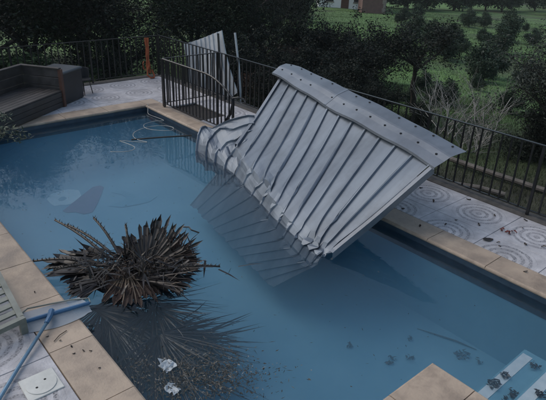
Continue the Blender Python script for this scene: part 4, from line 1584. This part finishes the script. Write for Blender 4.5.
plant('olive', 'olive_tree', 11.75, 4.1, 0.9, 'grey-green olive tree at the right edge beyond the railing', 'tree')
plant('olive', 'olive_tree', 13.4, 4.3, 0.85, 'second olive tree just behind the one at the right edge', 'tree')
plant('olive', 'olive_tree', 11.7, 3.0, 1.0, 'olive tree whose branches enter from the right picture edge', 'tree')
FAR = 'scattered dark bushes on the green field'
for x_, y_, sc, lb in ((28.6, 18.9, 0.6, 'dark round bush high on the field right of the leaning tree'), (25.0, 15.6, 0.45, 'dark bush in the middle of the field'), (27.5, 16.2, 0.5, 'dark bush right of the middle field bush'), (21.0, 11.2, 0.55, 'low dark bush on the near field above the bare shrub'),
                       (38.9, 19.6, 0.65, 'dark bush on the upper right field'), (44.0, 22.0, 0.7, 'dark bush high on the field at the right edge'), (34.0, 24.0, 0.6, 'dark bush at the upper field near the brick tower'), (23.0, 11.8, 0.5, 'low dark bush low on the field beside the olive trees'), (31.0, 16.2, 0.6, 'small dark bush mid field toward the olive trees')):
    plant('far', 'field_bush', x_, y_, sc, lb, 'bush', FAR)
rs = random.Random(3)
for k in range(34):
    t = rs.random()
    q = rs.uniform(17, 60)
    a = math.radians(rs.uniform(24, 37))
    plant('far', 'scrub_bush', q * math.cos(a), q * math.sin(a), rs.uniform(0.14, 0.34) * (0.7 + q / 60), 'low scrub bush scattered over the green field', 'bush', 'low scrub over the green field', rz=rs.uniform(0, 6.28))
for k in range(16):
    t = k / 15
    x_, y_ = 58 + 36 * t + random.gauss(0, 2), 50 - 10 * t + random.gauss(0, 2)
    plant('far', 'far_tree', x_, y_, random.uniform(1.4, 2.2), 'hazy tree in the wood line along the top of the field', 'tree', 'far trees along the top of the field')
for k, (x_, y_) in enumerate(((36, 40), (33, 36), (41, 47))):
    plant('far', 'far_tree', x_, y_, random.uniform(1.0, 1.5), 'dim tree standing near the distant white house', 'tree', 'dim trees round the distant house')

# bare grey shrubs
for k, (x_, y_, h_, lb) in enumerate(((11.9, 6.9, 1.75, 'bare grey-branched shrub in front of the green field'), (12.4, 6.2, 1.6, 'bare grey-branched shrub left of the olive trees'), (12.6, 7.9, 1.3, 'bare grey-branched shrub nearest the leaning tree'), (11.3, 5.9, 1.0, 'low bare grey shrub just above the railing'))):
    root = empty('bare_shrub', (x_, y_, ground_z(x_, y_)), 0, lb, 'shrub', 'bare grey shrubs beyond the railing')
    for j in range(4):
        tm, tips = branch_mesh(100 + 7 * k + j, h_ * random.uniform(0.7, 1.1), 0.65, 2, 0.021, 'twig_grey', 0.2, 6, (random.gauss(0, 0.5), random.gauss(0, 0.5)), wig=0.16)
        tm.name = 'stem'
        link('stem', tm, root)
    cm = crown_mesh('leaves', 'leaf_olive', 420, [(t.x, t.y, t.z, 0.16) for t in tips] + [(0.2, 0.1, h_ * 0.6, 0.4)], 0.2, 0.05, 2.6, seed=k)
    link('leaves', cm, root)

# oleander sprays entering at the left edge
ole = empty('oleander_bush', (1.75, 9.7, 0.0), 0, 'narrow-leaved bush leaning over the water at the left edge', 'bush')
rr = random.Random(77)
for k in range(15):
    a = Vector((1.6 + rr.uniform(-0.25, 0.2), 9.7 + rr.uniform(-0.4, 0.4), 0.0))
    b = Vector((2.42 + rr.uniform(-0.30, 0.16), 9.55 + rr.uniform(-0.5, 0.55), rr.uniform(0.0, 0.85)))
    c = a.lerp(b, 0.5) + Vector((0, 0, 0.35 + rr.uniform(0, 0.2)))
    pts = [a * (1 - t) ** 2 + c * 2 * t * (1 - t) + b * t * t for t in np.linspace(0, 1, 9)]
    st = MB().tube(pts, [0.010 - 0.0009 * i for i in range(9)], 5).build('stem', 'bark', ole)
    lf = MB()
    for i in range(3, 9):
        for q in range(8):
            p = pts[i] + Vector((rr.gauss(0, 0.03), rr.gauss(0, 0.03), rr.gauss(0, 0.03)))
            d = Vector((rr.gauss(0.3, 0.7), rr.gauss(-0.1, 0.7), rr.gauss(0, 0.5))).normalized() * rr.uniform(0.07, 0.13)
            s_ = d.cross(Vector((rr.gauss(0, 0.4), rr.gauss(0, 0.4), 1))).normalized() * 0.010
            lf.poly([p, p + d * 0.45 + s_, p + d, p + d * 0.45 - s_])
    lf.build('leaves', 'oleander', st)

# log and pale edging beyond the railing
tag(MB().tube([(10.15, 5.75, -0.70), (10.1, 4.6, -0.68), (10.2, 3.3, -0.70), (10.3, 1.8, -0.72)], 0.055, 8).build('edging_log', 'log_pale'), 'long pale log lying in the grass beyond the railing', 'log')
tag(MB().tube([(9.0, 4.95, -0.70), (9.15, 4.5, -0.66), (9.3, 4.05, -0.68)], 0.05, 8).build('broken_branch', 'log_pale'), 'short broken pale branch in the grass before the long log', 'branch')
tag(MB().tube([(8.55, 5.35, -0.68), (8.65, 5.0, -0.64), (8.8, 4.75, -0.66)], 0.03, 6).build('broken_branch', 'log_pale'), 'small pale branch in the grass by the ridge cap tip', 'branch')

# grass
rg = np.random.default_rng(4)


def grass(name, n, x0, x1, y0, y1, h, w, label, m='grass_blade'):
    x_ = rg.uniform(x0, x1, n)
    y_ = rg.uniform(y0, y1, n)
    keep = (x_ > 7.5) | (y_ > 13.35)
    x_, y_ = x_[keep], y_[keep]
    n = len(x_)
    z_ = np.array([ground_z(a, b) for a, b in zip(x_, y_)])
    a = rg.uniform(0, 6.28, n)
    hh = h * rg.uniform(0.4, 1.3, n)
    v = np.empty((n, 3, 3))
    v[:, 0] = np.stack((x_ - np.cos(a) * w, y_ - np.sin(a) * w, z_ - 0.02), 1)
    v[:, 1] = np.stack((x_ + np.cos(a) * w, y_ + np.sin(a) * w, z_ - 0.02), 1)
    v[:, 2] = np.stack((x_ + rg.normal(0, 0.35, n) * hh, y_ + rg.normal(0, 0.35, n) * hh, z_ + hh), 1)
    me = bpy.data.meshes.new(name)
    me.vertices.add(n * 3)
    me.vertices.foreach_set('co', v.reshape(-1))
    me.loops.add(n * 3)
    me.loops.foreach_set('vertex_index', np.arange(n * 3))
    me.polygons.add(n)
    me.polygons.foreach_set('loop_start', np.arange(0, n * 3, 3))
    me.materials.append(MATS[m])
    me.update(calc_edges=True)
    tag(link(name, me), label, 'grass', kind='stuff')


grass('grass', 70000, 7.5, 17, 0, 15, 0.10, 0.006, 'dark weedy grass just beyond the long railing', 'weed_blade')
grass('grass', 90000, 16, 62, 4, 46, 0.10, 0.012, 'rough grass tufts over the green field')

# ---------------------------------------------------------------- distant house and brick tower


def house():
    g = ground_z(52, 48.5) - 0.3
    root = empty('white_house', (52.3, 48.6, g), math.radians(-42), 'white rendered house at the top of the picture among trees', 'house')
    MB().box(-2.4, 3.6, 0, 6, 0, 5.6).build('wall', 'house_white', root, local=True)
    rf = MB()
    rf.v = [(-2.9, -0.5, 5.6), (4.1, -0.5, 5.6), (4.1, 6.5, 5.6), (-2.9, 6.5, 5.6), (-2.9, 3.0, 7.2), (4.1, 3.0, 7.2)]
    rf.f = [(0, 1, 5, 4), (2, 3, 4, 5), (1, 2, 5), (3, 0, 4), (3, 2, 1, 0)]
    rf.build('roof', 'house_roof', root, local=True)
    for x0, z0, w, h in ((-1.6, 1.0, 1.0, 1.3), (1.9, 1.0, 1.0, 1.3), (-1.6, 3.6, 1.0, 1.2), (0.2, 3.6, 1.0, 1.2), (1.9, 3.6, 1.0, 1.2)):
        wd = MB().box(x0, x0 + w, -0.03, 0.05, z0, z0 + h).build('window', 'window_dark', root, local=True)
        MB().box(x0 - 0.08, x0 + w + 0.08, -0.09, 0.02, z0 - 0.12, z0 - 0.003).build('sill', 'quoin_stone', wd, local=True)
    MB().box(0.35, 1.3, -0.03, 0.05, 0, 2.1).build('door', 'red_wood', root, local=True)


house()
bt = empty('brick_tower', (51.9, 42.4, ground_z(51, 43) - 0.3), math.radians(-42), 'reddish brick building with pale stone corner beside the white house', 'building')
MB().box(-1.5, 1.2, 0, 4, 0, 5.4).build('wall', 'brick_wall', bt, local=True)
for k in range(12):
    w = 0.42 if k % 2 else 0.30
    MB().box(1.2 - w, 1.23, -0.03, w, 0.02 + k * 0.45, 0.44 + k * 0.45).build('quoin', 'quoin_stone', bt, local=True)
rf = MB()
rf.v = [(-1.8, -0.3, 5.4), (1.5, -0.3, 5.4), (1.5, 4.3, 5.4), (-1.8, 4.3, 5.4), (-0.15, 2, 6.6)]
rf.f = [(0, 1, 4), (1, 2, 4), (2, 3, 4), (3, 0, 4), (3, 2, 1, 0)]
rf.build('roof', 'house_roof', bt, local=True)
wd = MB().box(-0.7, 0.1, -0.03, 0.05, 2.2, 3.4).build('window', 'window_dark', bt, local=True)
MB().box(-0.8, 0.2, -0.09, 0.02, 2.08, 2.197).build('sill', 'quoin_stone', wd, local=True)

hz_ = MB().box(-580, 580, -580, 580, -7, 34)
m, n, l, p = nodes_of('haze_air')
n.remove(p)
pv = n.new('ShaderNodeVolumePrincipled')
pv.inputs['Color'].default_value = (0.9, 0.95, 1.0, 1)
pv.inputs['Density'].default_value = 0.0004
l.new(pv.outputs[0], n['Material Output'].inputs['Volume'])
MATS['haze_air'] = m
tag(hz_.build('haze', 'haze_air'), 'thin dusk haze', 'haze', kind='stuff')
